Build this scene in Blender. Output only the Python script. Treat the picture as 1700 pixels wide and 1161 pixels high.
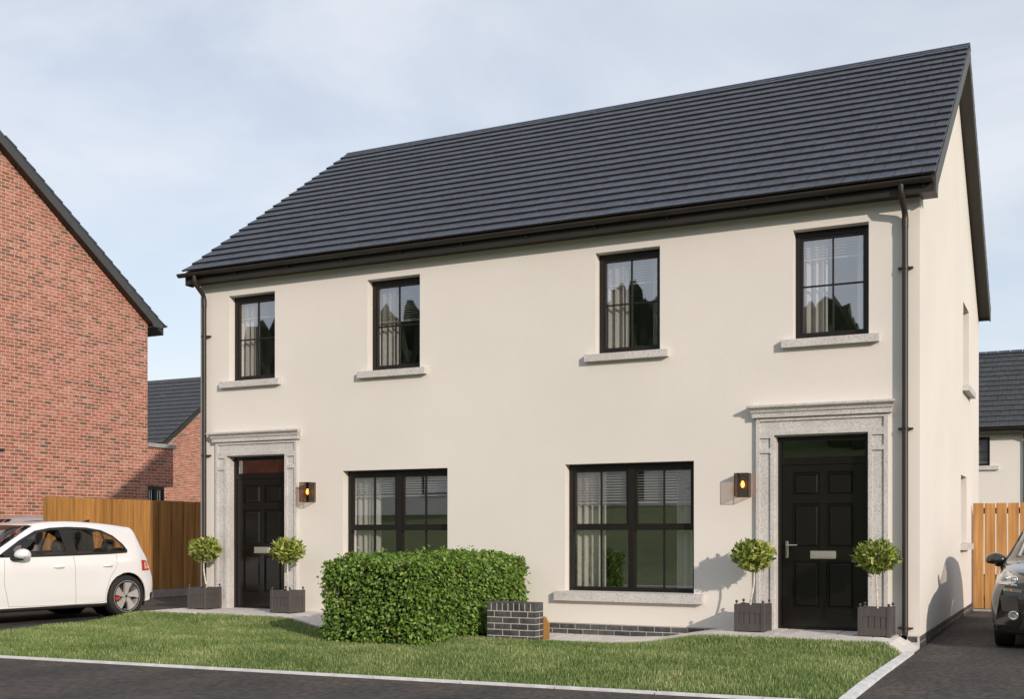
import bpy, bmesh, math, random
import numpy as np
from mathutils import Vector, Matrix
from mathutils.bvhtree import BVHTree
from mathutils.geometry import delaunay_2d_cdt

for o in list(bpy.data.objects):
    bpy.data.objects.remove(o)
S = bpy.context.scene
COL = S.collection
random.seed(7)
R = math.radians

# ------------------------------------------------------------------ camera, sky, sun
CAM = Vector((12.62, -14.2, 1.19))
cd = bpy.data.cameras.new('camera')
cam = bpy.data.objects.new('camera', cd)
COL.objects.link(cam)
cam.location = CAM
cam.rotation_euler = (R(90), 0, R(26.405))
cd.sensor_width = 36
cd.lens = 40.22
cd.shift_y = 0.1791
cd.clip_start = 0.05
cd.clip_end = 5000
S.camera = cam

SUN_TRAVEL = Vector((-0.22, 0.169, -0.0946)).normalized()
SUN_EL = math.asin(-SUN_TRAVEL.z)
SUN_AZ = math.atan2(-SUN_TRAVEL.x, -SUN_TRAVEL.y)     # clockwise from +Y

w = bpy.data.worlds.new('World')
S.world = w
w.use_nodes = True
nt = w.node_tree
nt.nodes.clear()
out = nt.nodes.new('ShaderNodeOutputWorld')
bg = nt.nodes.new('ShaderNodeBackground')
sky = nt.nodes.new('ShaderNodeTexSky')
sky.sky_type = 'NISHITA'
sky.sun_disc = False
sky.sun_elevation = SUN_EL
sky.sun_rotation = SUN_AZ
sky.altitude = 50
sky.air_density = 1.0
sky.dust_density = 0.6
sky.ozone_density = 1.6
tc = nt.nodes.new('ShaderNodeTexCoord')
mp = nt.nodes.new('ShaderNodeMapping')
mp.inputs['Scale'].default_value = (1.0, 1.0, 2.6)
mp.inputs['Rotation'].default_value = (0, 0.25, 0.5)
mp.inputs['Location'].default_value = (0.35, 0.1, 0.0)
nz = nt.nodes.new('ShaderNodeTexNoise')
nz.inputs['Scale'].default_value = 2.3
nz.inputs['Detail'].default_value = 6
nz.inputs['Roughness'].default_value = 0.55
nz.inputs['Distortion'].default_value = 0.4
rp = nt.nodes.new('ShaderNodeMapRange')
rp.interpolation_type = 'SMOOTHSTEP'
rp.inputs['From Min'].default_value = 0.36
rp.inputs['From Max'].default_value = 0.72
rp.inputs['To Min'].default_value = 0.50
rp.inputs['To Max'].default_value = 0.86
mx = nt.nodes.new('ShaderNodeMix')
mx.data_type = 'RGBA'
SKY_STRENGTH = 0.135
mx.inputs['B'].default_value = (6.6, 6.8, 7.2, 1)       # thin high cloud, same all round
L = nt.links.new
L(tc.outputs['Generated'], mp.inputs['Vector'])
L(mp.outputs['Vector'], nz.inputs['Vector'])
L(nz.outputs['Fac'], rp.inputs['Value'])
L(rp.outputs['Result'], mx.inputs['Factor'])
L(sky.outputs['Color'], mx.inputs['A'])
L(mx.outputs['Result'], bg.inputs['Color'])
bg.inputs['Strength'].default_value = SKY_STRENGTH
L(bg.outputs['Background'], out.inputs['Surface'])

sd = bpy.data.lights.new('sun', 'SUN')
sd.energy = 3.35
sd.angle = R(0.8)
sd.color = (1.0, 0.88, 0.757)
sun = bpy.data.objects.new('sun', sd)
COL.objects.link(sun)
sun.location = (20, -20, 15)
sun.rotation_euler = SUN_TRAVEL.to_track_quat('-Z', 'Y').to_euler()

vs = S.view_settings
vs.view_transform = 'Standard'
vs.look = 'None'
vs.gamma = 1
vs.exposure = 0.0
try:
    vs.use_curve_mapping = False
except Exception:
    pass
S.render.engine = 'CYCLES'
S.cycles.max_bounces = 8
S.cycles.transparent_max_bounces = 16

# ------------------------------------------------------------------ helpers
class MB:
    """collects verts and faces, then links them as ONE mesh object"""
    def __init__(s):
        s.v = []; s.f = []; s.m = []; s.sm = []
    def add(s, vs_, fs_, mi=0, smooth=False):
        b = len(s.v)
        s.v += [tuple(p) for p in vs_]
        for f in fs_:
            s.f.append(tuple(i + b for i in f)); s.m.append(mi); s.sm.append(smooth)
        return s
    def box(s, x0, x1, y0, y1, z0, z1, mi=0):
        vs_ = [(x0,y0,z0),(x1,y0,z0),(x1,y1,z0),(x0,y1,z0),(x0,y0,z1),(x1,y0,z1),(x1,y1,z1),(x0,y1,z1)]
        return s.add(vs_, [(0,3,2,1),(4,5,6,7),(0,1,5,4),(1,2,6,5),(2,3,7,6),(3,0,4,7)], mi)
    def bev(s, x0, x1, y0, y1, z0, z1, b, mi=0):
        """box with chamfered edges"""
        bm = bmesh.new()
        bmesh.ops.create_cube(bm, size=1)
        for v in bm.verts:
            v.co = Vector((x0 + (v.co.x + .5) * (x1 - x0), y0 + (v.co.y + .5) * (y1 - y0), z0 + (v.co.z + .5) * (z1 - z0)))
        bmesh.ops.bevel(bm, geom=bm.edges[:], offset=b, segments=1, affect='EDGES', profile=.5)
        bm.verts.index_update()
        s.add([v.co[:] for v in bm.verts], [[v.index for v in f.verts] for f in bm.faces], mi)
        bm.free(); return s
    def quad(s, a, b, c, d, mi=0):
        return s.add([a, b, c, d], [(0, 1, 2, 3)], mi)
    def tube(s, pts, r, n=10, mi=0, cap=True, smooth=True):
        pts = [Vector(p) for p in pts]
        rs = r if isinstance(r, (list, tuple)) else [r] * len(pts)
        vs_ = []; prev = None
        for i, p in enumerate(pts):
            t = (pts[min(i+1, len(pts)-1)] - pts[max(i-1, 0)]).normalized()
            if prev is None:
                a = t.orthogonal().normalized()
            else:
                a = (prev - t * prev.dot(t)).normalized()
            prev = a
            b = t.cross(a)
            for k in range(n):
                an = 2 * math.pi * k / n
                vs_.append(p + (a * math.cos(an) + b * math.sin(an)) * rs[i])
        fs_ = []
        for i in range(len(pts) - 1):
            for k in range(n):
                fs_.append((i*n+k, i*n+(k+1) % n, (i+1)*n+(k+1) % n, (i+1)*n+k))
        s.add(vs_, fs_, mi, smooth)
        if cap:
            s.add([vs_[k] for k in range(n)], [tuple(reversed(range(n)))], mi)
            s.add([vs_[-n+k] for k in range(n)], [tuple(range(n))], mi)
        return s
    def lathe(s, prof, n=24, axis='z', c=(0,0,0), mi=0, smooth=True, a0=0, a1=2*math.pi):
        full = abs(a1 - a0 - 2*math.pi) < 1e-6
        m = n if full else n + 1
        vs_ = []
        for (r, h) in prof:
            for k in range(m):
                a = a0 + (a1 - a0) * k / n
                ca, sa = r*math.cos(a), r*math.sin(a)
                p = {'z': (ca, sa, h), 'y': (ca, h, sa), 'x': (h, ca, sa)}[axis]
                vs_.append((p[0]+c[0], p[1]+c[1], p[2]+c[2]))
        fs_ = []
        for i in range(len(prof) - 1):
            for k in range(n):
                k2 = (k+1) % m if full else k+1
                fs_.append((i*m+k, i*m+k2, (i+1)*m+k2, (i+1)*m+k))
        return s.add(vs_, fs_, mi, smooth)
    def prism(s, poly, axis, h0, h1, mi=0):
        """polygon (a,b) extruded along an axis from h0 to h1"""
        def P(a, b, h):
            return {'x': (h, a, b), 'y': (a, h, b), 'z': (a, b, h)}[axis]
        n = len(poly)
        vs_ = [P(a, b, h0) for a, b in poly] + [P(a, b, h1) for a, b in poly]
        fs_ = [tuple(reversed(range(n))), tuple(range(n, 2*n))]
        for k in range(n):
            fs_.append((k, (k+1) % n, n+(k+1) % n, n+k))
        return s.add(vs_, fs_, mi)
    def sphere(s, c, r, n=12, mi=0):
        prof = [(r*math.sin(math.pi*i/8), -r*math.cos(math.pi*i/8)) for i in range(9)]
        return s.lathe(prof, n, 'z', c, mi)
    def mesh(s, name, mats):
        me = bpy.data.meshes.new(name)
        me.from_pydata(s.v, [], s.f)
        for m in (mats if isinstance(mats, (list, tuple)) else [mats]):
            me.materials.append(m)
        if s.f:
            me.polygons.foreach_set('material_index', s.m)
            me.polygons.foreach_set('use_smooth', s.sm)
            bm = bmesh.new(); bm.from_mesh(me)
            bmesh.ops.recalc_face_normals(bm, faces=bm.faces[:])
            bm.to_mesh(me); bm.free()
        me.update()
        return me
    def build(s, name, mats, parent=None, loc=None):
        return link(name, s.mesh(name, mats), parent, loc)

def link(name, data, parent=None, loc=None):
    o = bpy.data.objects.new(name, data)
    COL.objects.link(o)
    if parent is not None:
        o.parent = parent
    if loc is not None:
        o.location = loc
    return o

def tag(o, label, cat, group=None, kind=None):
    o['label'] = label
    if cat: o['category'] = cat
    if group: o['group'] = group
    if kind: o['kind'] = kind
    return o

def thing(name, label, cat, loc=(0,0,0), rz=0, group=None):
    o = link(name, None, None, loc)
    o.rotation_euler = (0, 0, rz)
    o.empty_display_size = .2
    return tag(o, label, cat, group)

def structure(o):
    o['kind'] = 'structure'; return o

def stuff(o):
    o['kind'] = 'stuff'; return o

def kids(o):
    return [c for c in bpy.data.objects if c.parent == o]

def copy_tree(o, parent=None):
    c = o.copy(); COL.objects.link(c)
    c.parent = parent
    for ch in kids(o):
        copy_tree(ch, c)
    return c

# ------------------------------------------------------------------ materials
def mat(name, col, rough=.7, var=0.0, vscale=6, col2=None, bump=0.0, bscale=120, spec=.5, metal=0.0,
        coat=0.0, stretch=(1,1,1), detail=4, bdetail=3, sheen=0, trans=0.0, rampw=(.35,.65), fine=0.0, finescale=300, tone=0.0):
    m = bpy.data.materials.new(name)
    m.use_nodes = True
    n = m.node_tree
    p = n.nodes['Principled BSDF']
    p.inputs['Roughness'].default_value = rough
    p.inputs['Metallic'].default_value = metal
    p.inputs['Specular IOR Level'].default_value = spec
    p.inputs['Coat Weight'].default_value = coat
    p.inputs['Base Color'].default_value = (*col, 1)
    t = n.nodes.new('ShaderNodeTexCoord')
    oi = n.nodes.new('ShaderNodeObjectInfo')
    ad = n.nodes.new('ShaderNodeVectorMath'); ad.operation = 'MULTIPLY_ADD'
    cb = n.nodes.new('ShaderNodeCombineXYZ')
    for i in range(3):
        n.links.new(oi.outputs['Random'], cb.inputs[i])
    n.links.new(cb.outputs[0], ad.inputs[0])
    ad.inputs[1].default_value = (37, 91, 53)
    n.links.new(t.outputs['Object'], ad.inputs[2])
    mpn = n.nodes.new('ShaderNodeMapping')
    mpn.inputs['Scale'].default_value = stretch
    n.links.new(ad.outputs[0], mpn.inputs[0])
    m['vec'] = mpn.name
    if var > 0 or col2:
        a = n.nodes.new('ShaderNodeTexNoise')
        a.inputs['Scale'].default_value = vscale
        a.inputs['Detail'].default_value = detail
        n.links.new(mpn.outputs[0], a.inputs['Vector'])
        r = n.nodes.new('ShaderNodeMapRange')
        r.inputs['From Min'].default_value = rampw[0]
        r.inputs['From Max'].default_value = rampw[1]
        n.links.new(a.outputs['Fac'], r.inputs['Value'])
        k = n.nodes.new('ShaderNodeMix'); k.data_type = 'RGBA'
        c1 = tuple(max(0, c*(1-var)) for c in col) if col2 is None else col
        c2 = tuple(min(1, c*(1+var)) for c in col) if col2 is None else col2
        k.inputs['A'].default_value = (*c1, 1)
        k.inputs['B'].default_value = (*c2, 1)
        n.links.new(r.outputs[0], k.inputs['Factor'])
        src = k.outputs['Result']
        if fine > 0:
            f = n.nodes.new('ShaderNodeTexNoise'); f.inputs['Scale'].default_value = finescale; f.inputs['Detail'].default_value = 2
            n.links.new(mpn.outputs[0], f.inputs['Vector'])
            fr = n.nodes.new('ShaderNodeMapRange')
            fr.inputs['From Min'].default_value = .3; fr.inputs['From Max'].default_value = .7
            fr.inputs['To Min'].default_value = 1 - fine; fr.inputs['To Max'].default_value = 1 + fine
            n.links.new(f.outputs['Fac'], fr.inputs['Value'])
            vm = n.nodes.new('ShaderNodeVectorMath'); vm.operation = 'SCALE'
            n.links.new(src, vm.inputs[0]); n.links.new(fr.outputs[0], vm.inputs['Scale'])
            src = vm.outputs[0]
        n.links.new(src, p.inputs['Base Color'])
    if tone > 0:                                       # every piece its own tone
        g = n.nodes.new('ShaderNodeNewGeometry'); am = n.nodes.new('ShaderNodeMath'); am.operation = 'ADD'
        fm_ = n.nodes.new('ShaderNodeMath'); fm_.operation = 'FRACT'
        n.links.new(g.outputs['Random Per Island'], am.inputs[0]); n.links.new(oi.outputs['Random'], am.inputs[1]); n.links.new(am.outputs[0], fm_.inputs[0])
        tr_ = n.nodes.new('ShaderNodeMapRange'); tr_.inputs['To Min'].default_value = 1-tone; tr_.inputs['To Max'].default_value = 1+tone
        n.links.new(fm_.outputs[0], tr_.inputs['Value'])
        sc_ = n.nodes.new('ShaderNodeVectorMath'); sc_.operation = 'SCALE'
        n.links.new(p.inputs['Base Color'].links[0].from_socket, sc_.inputs[0]); n.links.new(tr_.outputs[0], sc_.inputs['Scale'])
        n.links.new(sc_.outputs[0], p.inputs['Base Color'])
    if bump > 0:
        b = n.nodes.new('ShaderNodeTexNoise')
        b.inputs['Scale'].default_value = bscale
        b.inputs['Detail'].default_value = bdetail
        n.links.new(mpn.outputs[0], b.inputs['Vector'])
        bu = n.nodes.new('ShaderNodeBump')
        bu.inputs['Strength'].default_value = bump
        bu.inputs['Distance'].default_value = .01
        n.links.new(b.outputs['Fac'], bu.inputs['Height'])
        n.links.new(bu.outputs[0], p.inputs['Normal'])
    return m

def leaf_mat(name, c1, c2, c3, trans=.3, rough=.45):
    """leaf colour picked per leaf (per mesh island)"""
    m = bpy.data.materials.new(name); m.use_nodes = True
    n = m.node_tree
    p = n.nodes['Principled BSDF']; o = n.nodes['Material Output']
    g = n.nodes.new('ShaderNodeNewGeometry')
    r = n.nodes.new('ShaderNodeValToRGB')
    e = r.color_ramp.elements
    e[0].color = (*c1, 1); e[1].color = (*c3, 1)
    x = e.new(.55); x.color = (*c2, 1)
    oi = n.nodes.new('ShaderNodeObjectInfo')
    ma = n.nodes.new('ShaderNodeMath'); ma.operation = 'ADD'
    fr = n.nodes.new('ShaderNodeMath'); fr.operation = 'FRACT'
    n.links.new(g.outputs['Random Per Island'], ma.inputs[0])
    n.links.new(oi.outputs['Random'], ma.inputs[1])
    n.links.new(ma.outputs[0], fr.inputs[0])
    n.links.new(fr.outputs[0], r.inputs[0])
    n.links.new(r.outputs[0], p.inputs['Base Color'])
    p.inputs['Roughness'].default_value = rough
    tr = n.nodes.new('ShaderNodeBsdfTranslucent')
    n.links.new(r.outputs[0], tr.inputs['Color'])
    ms = n.nodes.new('ShaderNodeMixShader'); ms.inputs[0].default_value = trans
    n.links.new(p.outputs[0], ms.inputs[1]); n.links.new(tr.outputs[0], ms.inputs[2])
    n.links.new(ms.outputs[0], o.inputs['Surface'])
    return m

def brick_mat(name, stops, rough=.85, dark=.35):
    """each brick its own tone out of a ramp, plus smoky blotches inside the brick"""
    m = bpy.data.materials.new(name); m.use_nodes = True
    n = m.node_tree
    p = n.nodes['Principled BSDF']
    p.inputs['Roughness'].default_value = rough
    p.inputs['Specular IOR Level'].default_value = .25
    g = n.nodes.new('ShaderNodeNewGeometry')
    oi = n.nodes.new('ShaderNodeObjectInfo')
    ma = n.nodes.new('ShaderNodeMath'); ma.operation = 'ADD'
    fr = n.nodes.new('ShaderNodeMath'); fr.operation = 'FRACT'
    n.links.new(g.outputs['Random Per Island'], ma.inputs[0])
    n.links.new(oi.outputs['Random'], ma.inputs[1])
    n.links.new(ma.outputs[0], fr.inputs[0])
    r = n.nodes.new('ShaderNodeValToRGB')
    e = r.color_ramp.elements
    e[0].position = stops[0][0]; e[0].color = (*stops[0][1], 1)
    e[1].position = stops[-1][0]; e[1].color = (*stops[-1][1], 1)
    for ps, c in stops[1:-1]:
        x = e.new(ps); x.color = (*c, 1)
    n.links.new(fr.outputs[0], r.inputs[0])
    t = n.nodes.new('ShaderNodeNewGeometry')
    nn = n.nodes.new('ShaderNodeTexNoise'); nn.inputs['Scale'].default_value = 14; nn.inputs['Detail'].default_value = 5
    n.links.new(t.outputs['Position'], nn.inputs['Vector'])
    mr = n.nodes.new('ShaderNodeMapRange')
    mr.inputs['From Min'].default_value = .35; mr.inputs['From Max'].default_value = .68
    mr.inputs['To Min'].default_value = 1 - dark; mr.inputs['To Max'].default_value = 1.12
    n.links.new(nn.outputs['Fac'], mr.inputs['Value'])
    vm = n.nodes.new('ShaderNodeVectorMath'); vm.operation = 'SCALE'
    n.links.new(r.outputs[0], vm.inputs[0]); n.links.new(mr.outputs[0], vm.inputs['Scale'])
    n.links.new(vm.outputs[0], p.inputs['Base Color'])
    bn = n.nodes.new('ShaderNodeTexNoise'); bn.inputs['Scale'].default_value = 90
    n.links.new(t.outputs['Position'], bn.inputs['Vector'])
    bu = n.nodes.new('ShaderNodeBump'); bu.inputs['Strength'].default_value = .35; bu.inputs['Distance'].default_value = .01
    n.links.new(bn.outputs['Fac'], bu.inputs['Height']); n.links.new(bu.outputs[0], p.inputs['Normal'])
    return m

def glass_mat(name, tint=(.82,.85,.86), ior=1.75, rough=0.0, refl=(1,1,1)):
    m = bpy.data.materials.new(name); m.use_nodes = True
    n = m.node_tree; n.nodes.clear()
    o = n.nodes.new('ShaderNodeOutputMaterial')
    tr = n.nodes.new('ShaderNodeBsdfTransparent'); tr.inputs[0].default_value = (*tint, 1)
    gl = n.nodes.new('ShaderNodeBsdfGlossy'); gl.inputs['Roughness'].default_value = rough; gl.inputs[0].default_value = (*refl, 1)
    f = n.nodes.new('ShaderNodeFresnel')
    ge = n.nodes.new('ShaderNodeNewGeometry'); mi = n.nodes.new('ShaderNodeMix')
    mi.inputs['A'].default_value = ior; mi.inputs['B'].default_value = 1/ior       # same strength from both sides
    n.links.new(ge.outputs['Backfacing'], mi.inputs['Factor']); n.links.new(mi.outputs['Result'], f.inputs[0])
    ms = n.nodes.new('ShaderNodeMixShader')
    n.links.new(f.outputs[0], ms.inputs[0]); n.links.new(tr.outputs[0], ms.inputs[1]); n.links.new(gl.outputs[0], ms.inputs[2])
    n.links.new(ms.outputs[0], o.inputs['Surface'])
    return m

def granite_mat(name):
    m = mat(name, (.56,.535,.515), .75, var=.06, vscale=3, bump=.15, bscale=160)
    n = m.node_tree; p = n.nodes['Principled BSDF']
    base = p.inputs['Base Color'].links[0].from_socket
    v = n.nodes.new('ShaderNodeTexVoronoi'); v.inputs['Scale'].default_value = 120
    n.links.new(n.nodes[m['vec']].outputs[0], v.inputs['Vector'])
    ramp = n.nodes.new('ShaderNodeValToRGB')
    ramp.color_ramp.interpolation = 'LINEAR'
    e = ramp.color_ramp.elements
    e[0].position = .0; e[0].color = (.6,.6,.6,1)
    e[1].position = 1; e[1].color = (1.14,1.14,1.14,1)
    x = e.new(.12); x.color = (.70,.70,.70,1)
    x = e.new(.26); x.color = (.97,.97,.97,1)
    sep = n.nodes.new('ShaderNodeSeparateColor')
    n.links.new(v.outputs['Color'], sep.inputs[0])
    n.links.new(sep.outputs[0], ramp.inputs[0])
    k = n.nodes.new('ShaderNodeMix'); k.data_type = 'RGBA'; k.blend_type = 'MULTIPLY'; k.inputs['Factor'].default_value = 1
    n.links.new(base, k.inputs['A']); n.links.new(ramp.outputs[0], k.inputs['B'])
    n.links.new(k.outputs['Result'], p.inputs['Base Color'])
    return m

def two_sided(m, back):
    """sheet metal: paint outside, dark lining on its inner side"""
    n = m.node_tree; o = n.nodes['Material Output']; p = n.nodes['Principled BSDF']
    d = n.nodes.new('ShaderNodeBsdfDiffuse'); d.inputs[0].default_value = (*back, 1)
    g = n.nodes.new('ShaderNodeNewGeometry'); k = n.nodes.new('ShaderNodeMixShader')
    n.links.new(g.outputs['Backfacing'], k.inputs[0]); n.links.new(p.outputs[0], k.inputs[1]); n.links.new(d.outputs[0], k.inputs[2])
    n.links.new(k.outputs[0], o.inputs['Surface'])
    return m

def emit_mat(name, col, st):
    m = bpy.data.materials.new(name); m.use_nodes = True
    p = m.node_tree.nodes['Principled BSDF']
    p.inputs['Base Color'].default_value = (*col, 1)
    p.inputs['Emission Color'].default_value = (*col, 1)
    p.inputs['Emission Strength'].default_value = st
    return m

M = {}
M['render'] = mat('render_wall', (.735,.692,.64), .9, var=.03, vscale=.55, bump=.13, bscale=120, spec=.2, detail=7, fine=.016, finescale=50)
M['granite'] = granite_mat('granite')
M['tile'] = mat('roof_tile', (.046,.057,.082), .55, var=.28, vscale=12, bump=.25, bscale=60, spec=.5, fine=.12, finescale=120, tone=.09)
M['tile_far'] = mat('far_roof_tile', (.046,.049,.055), .6, var=.25, vscale=9, tone=.1)
M['tile_edge'] = mat('roof_tile_edge', (.020,.016,.012), .9)
M['plastic'] = mat('brown_black_plastic', (.032,.026,.020), .42, spec=.4, var=.12, vscale=3)
M['fascia'] = mat('fascia_board', (.026,.021,.016), .45, spec=.4, var=.1, vscale=3)
M['board'] = mat('barge_board', (.06,.055,.045), .5, var=.08, vscale=3)
M['frame'] = mat('window_frame', (.012,.009,.007), .4, spec=.4, bump=.15, bscale=60, stretch=(1,1,.15), var=.2, vscale=20)
M['door'] = mat('door_paint', (.0075,.006,.005), .2, spec=.5, bump=.08, bscale=70, stretch=(3,3,.2), var=.1, vscale=15)
M['chrome'] = mat('brushed_steel', (.62,.6,.56), .3, metal=1.0, var=.05, vscale=20)
M['satin'] = mat('satin_steel', (.55,.53,.46), .42, metal=.8)
M['glass'] = glass_mat('window_glass', (.78,.79,.78), 3.8, .012, refl=(.96,.96,.98))
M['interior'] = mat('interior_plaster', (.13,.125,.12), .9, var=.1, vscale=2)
M['curtain'] = mat('curtain_cloth', (.78,.75,.72), .9, var=.04, vscale=8, stretch=(1,1,.1))
M['blind'] = mat('blind_slat', (.7,.69,.66), .5, var=.03)
M['dark_brick'] = brick_mat('dark_grey_brick', [(0,(.060,.060,.062)),(.4,(.088,.086,.088)),(.75,(.115,.112,.112)),(1,(.072,.073,.080))], .6, .4)
M['pale_mortar'] = mat('pale_mortar', (.52,.49,.46), .95, var=.1, vscale=30, bump=.3, bscale=90)
M['red_brick'] = brick_mat('red_brick', [(0,(.21,.115,.072)),(.10,(.30,.13,.080)),(.3,(.41,.150,.092)),(.55,(.47,.170,.106)),(.8,(.48,.195,.128)),(1,(.53,.25,.17))], .9, .34)
M['mortar'] = mat('grey_mortar', (.62,.57,.53), .95, var=.12, vscale=25, bump=.3, bscale=90)
M['slab'] = mat('concrete_slab', (.66,.62,.58), .85, var=.1, vscale=7, bump=.25, bscale=90, fine=.08, finescale=200, tone=.07)
M['slab_bed'] = mat('joint_sand', (.10,.07,.045), 1)
M['kerb'] = mat('kerb_concrete', (.64,.63,.63), .85, var=.12, vscale=8, bump=.3, bscale=80, fine=.1, finescale=150)
M['asphalt'] = mat('asphalt', (.042,.039,.037), .9, var=.0, col2=(.078,.066,.056), vscale=1.3, stretch=(1,.55,1), bump=1.0, bscale=20, detail=10, fine=.45, finescale=18, spec=.35, bdetail=8)
M['soil_lawn'] = mat('lawn_ground', (.05,.07,.02), 1, col2=(.075,.10,.03), vscale=5)
M['terrain'] = mat('terrain_grass', (.075,.105,.028), 1, col2=(.13,.15,.05), vscale=.15, detail=8, fine=.25, finescale=4)
M['oak'] = mat('orange_timber', (.34,.155,.045), .6, col2=(.58,.31,.11), vscale=3.0, stretch=(6,6,.35), bump=.15, bscale=40, detail=5, rampw=(.3,.7), spec=.3)
M['pine'] = mat('golden_timber', (.27,.125,.032), .6, col2=(.50,.255,.075), tone=.12, vscale=3.0, stretch=(5,5,.3), bump=.15, bscale=40, detail=5, rampw=(.3,.7), spec=.3)
M['timber_dark'] = mat('rail_timber', (.16,.07,.025), .8, var=.2, vscale=4)
M['concrete'] = mat('gravel_board_concrete', (.36,.35,.33), .9, var=.15, vscale=5, bump=.3, bscale=60)
M['planter'] = mat('planter_paint', (.070,.061,.060), .6, var=.08, vscale=6, bump=.06, bscale=50, stretch=(4,4,.3))
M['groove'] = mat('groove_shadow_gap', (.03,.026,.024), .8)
M['soil'] = mat('potting_soil', (.05,.035,.022), 1, var=.4, vscale=40, bump=.6, bscale=60)
M['ball'] = mat('finial_metal', (.10,.085,.085), .3, metal=.7)
M['bark'] = mat('pale_bark', (.62,.56,.46), .8, var=.25, vscale=30, bump=.3, bscale=80)
M['bay_leaf'] = leaf_mat('bay_leaf', (.07,.11,.016), (.27,.34,.05), (.58,.60,.18), .25, .35)
M['hedge_leaf'] = leaf_mat('hedge_leaf', (.055,.125,.018), (.165,.285,.04), (.34,.44,.11), .32, .5)
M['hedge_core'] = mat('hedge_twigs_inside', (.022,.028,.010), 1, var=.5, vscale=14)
M['twig'] = mat('reddish_twig', (.20,.06,.035), .8, var=.3, vscale=20)
M['white_paint'] = mat('white_car_paint', (.80,.79,.795), .25, coat=.8, spec=.5)
M['black_paint'] = mat('dark_car_paint', (.030,.027,.021), .22, coat=1.0, metal=.35)
M['silver_paint'] = mat('silver_car_paint', (.42,.38,.38), .3, coat=.7, metal=.3)
for k_ in ('white_paint','black_paint','silver_paint'): two_sided(M[k_], (.035,.032,.03))
M['rubber'] = mat('rubber', (.016,.015,.014), .75, var=.2, vscale=30)
M['blacktrim'] = mat('black_trim', (.016,.014,.012), .5)
M['alloy'] = mat('alloy_wheel', (.56,.53,.51), .38, metal=.45)
M['redcal'] = mat('red_caliper', (.55,.02,.012), .4)
M['carglass'] = glass_mat('car_glass', (.80,.78,.74), 1.6)
M['seat'] = mat('seat_fabric', (.05,.045,.04), .8, var=.15, vscale=20)
M['taillight'] = mat('tail_light_red', (.50,.02,.015), .15, coat=1)
M['taillight2'] = mat('tail_light_amber', (.85,.45,.25), .2, coat=1)
M['lens'] = mat('headlight_lens', (.55,.54,.5), .08, metal=.55, coat=1)
M['lens2'] = mat('headlight_bowl', (.75,.74,.7), .12, metal=.9)
M['amber'] = mat('indicator_amber', (.7,.25,.03), .3, coat=1)
M['lampmetal'] = mat('lamp_bronze', (.03,.022,.016), .4, metal=.6)
M['lampglass'] = glass_mat('smoked_lamp_glass', (.66,.58,.50), 1.6, refl=(1,.95,.9))
M['bulb'] = emit_mat('lit_bulb', (1.0,.40,.10), 2.2)
M['filament'] = emit_mat('glowing_filament', (1.0,.52,.17), 9)
M['bulb_glass'] = glass_mat('amber_bulb_glass', (1.0,.62,.30), 1.5)
M['dummyglass'] = glass_mat('far_window_glass', (.55,.56,.57), 2.0)
M['far_slat'] = mat('far_window_blind', (.5,.46,.42), .8)
M['bronze_yellow'] = mat('pale_blind', (.55,.45,.25), .9, var=.2, vscale=8)
M['forest'] = leaf_mat('forest_crown', (.022,.032,.012), (.035,.052,.018), (.06,.075,.028), .1, .9)

# ------------------------------------------------------------------ ground surfaces
def smooth(a, b, x):
    t = max(0.0, min(1.0, (x-a)/(b-a))); return t*t*(3-2*t)

def path_z(x):
    if x < 0: return -.05 + .05*smooth(-.55, -.05, x)
    if x < 2.35: return 0.0
    if x < 3.4: return -.175*smooth(2.35, 3.4, x)
    if x < 7.55: return -.175
    if x < 8.75: return -.175 + .165*smooth(7.55, 8.75, x)
    if x < 10.66: return -.01
    return -.01 - .15*smooth(10.66, 10.95, x)

def kerb_y(x):
    return -5.35 + (x-2.0)*0.068

PATH_Y = -1.03
def lawn_left(y):
    return -.52 + (-y)*0.135

def lawn_z(x, y):
    base = -.115
    f = smooth(-2.0, PATH_Y, y)
    z = base*(1-f) + (path_z(x)-.035)*f
    k = smooth(kerb_y(x)+1.3, kerb_y(x), y)
    z = z*(1-k) + (-.195)*k
    r = smooth(10.2, 10.85, x)*(1-f)
    return z*(1-r) + (-.17)*r

# terrain: one sheet to the horizon, rising on the far side of the road
def ter_z(x, y):
    d = -y
    z = -.42
    if d > 12: z += 3.1*smooth(12, 48, d) + 19*smooth(52, 150, d) + 10*smooth(150, 420, d)
    z += .35*math.sin(x*.05)*math.sin(y*.043+1)*smooth(20, 60, d)
    return z
xs = [-2500,-1200,-600,-350,-220] + list(range(-160, 161, 10)) + [220,350,600,1200,2500]
ys = [-2500,-1200,-700,-420,-300,-220,-180] + list(range(-150, -10, 6)) + [-12, 0, 20, 60, 150, 400, 1200, 2500]
tb = MB()
tb.add([(x, y, ter_z(x, y)) for y in ys for x in xs],
       [(j*len(xs)+i, j*len(xs)+i+1, (j+1)*len(xs)+i+1, (j+1)*len(xs)+i) for j in range(len(ys)-1) for i in range(len(xs)-1)], 0, True)
structure(tb.build('ground', M['terrain']))

rb = MB()
N = 40
for i in range(N):
    xa, xb = -70 + 140*i/N, -70 + 140*(i+1)/N
    rb.quad((xa,-11.5,-.2),(xb,-11.5,-.2),(xb,kerb_y(xb)-.0,-.2),(xa,kerb_y(xa)-.0,-.2))
structure(rb.build('road', M['asphalt']))

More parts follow.
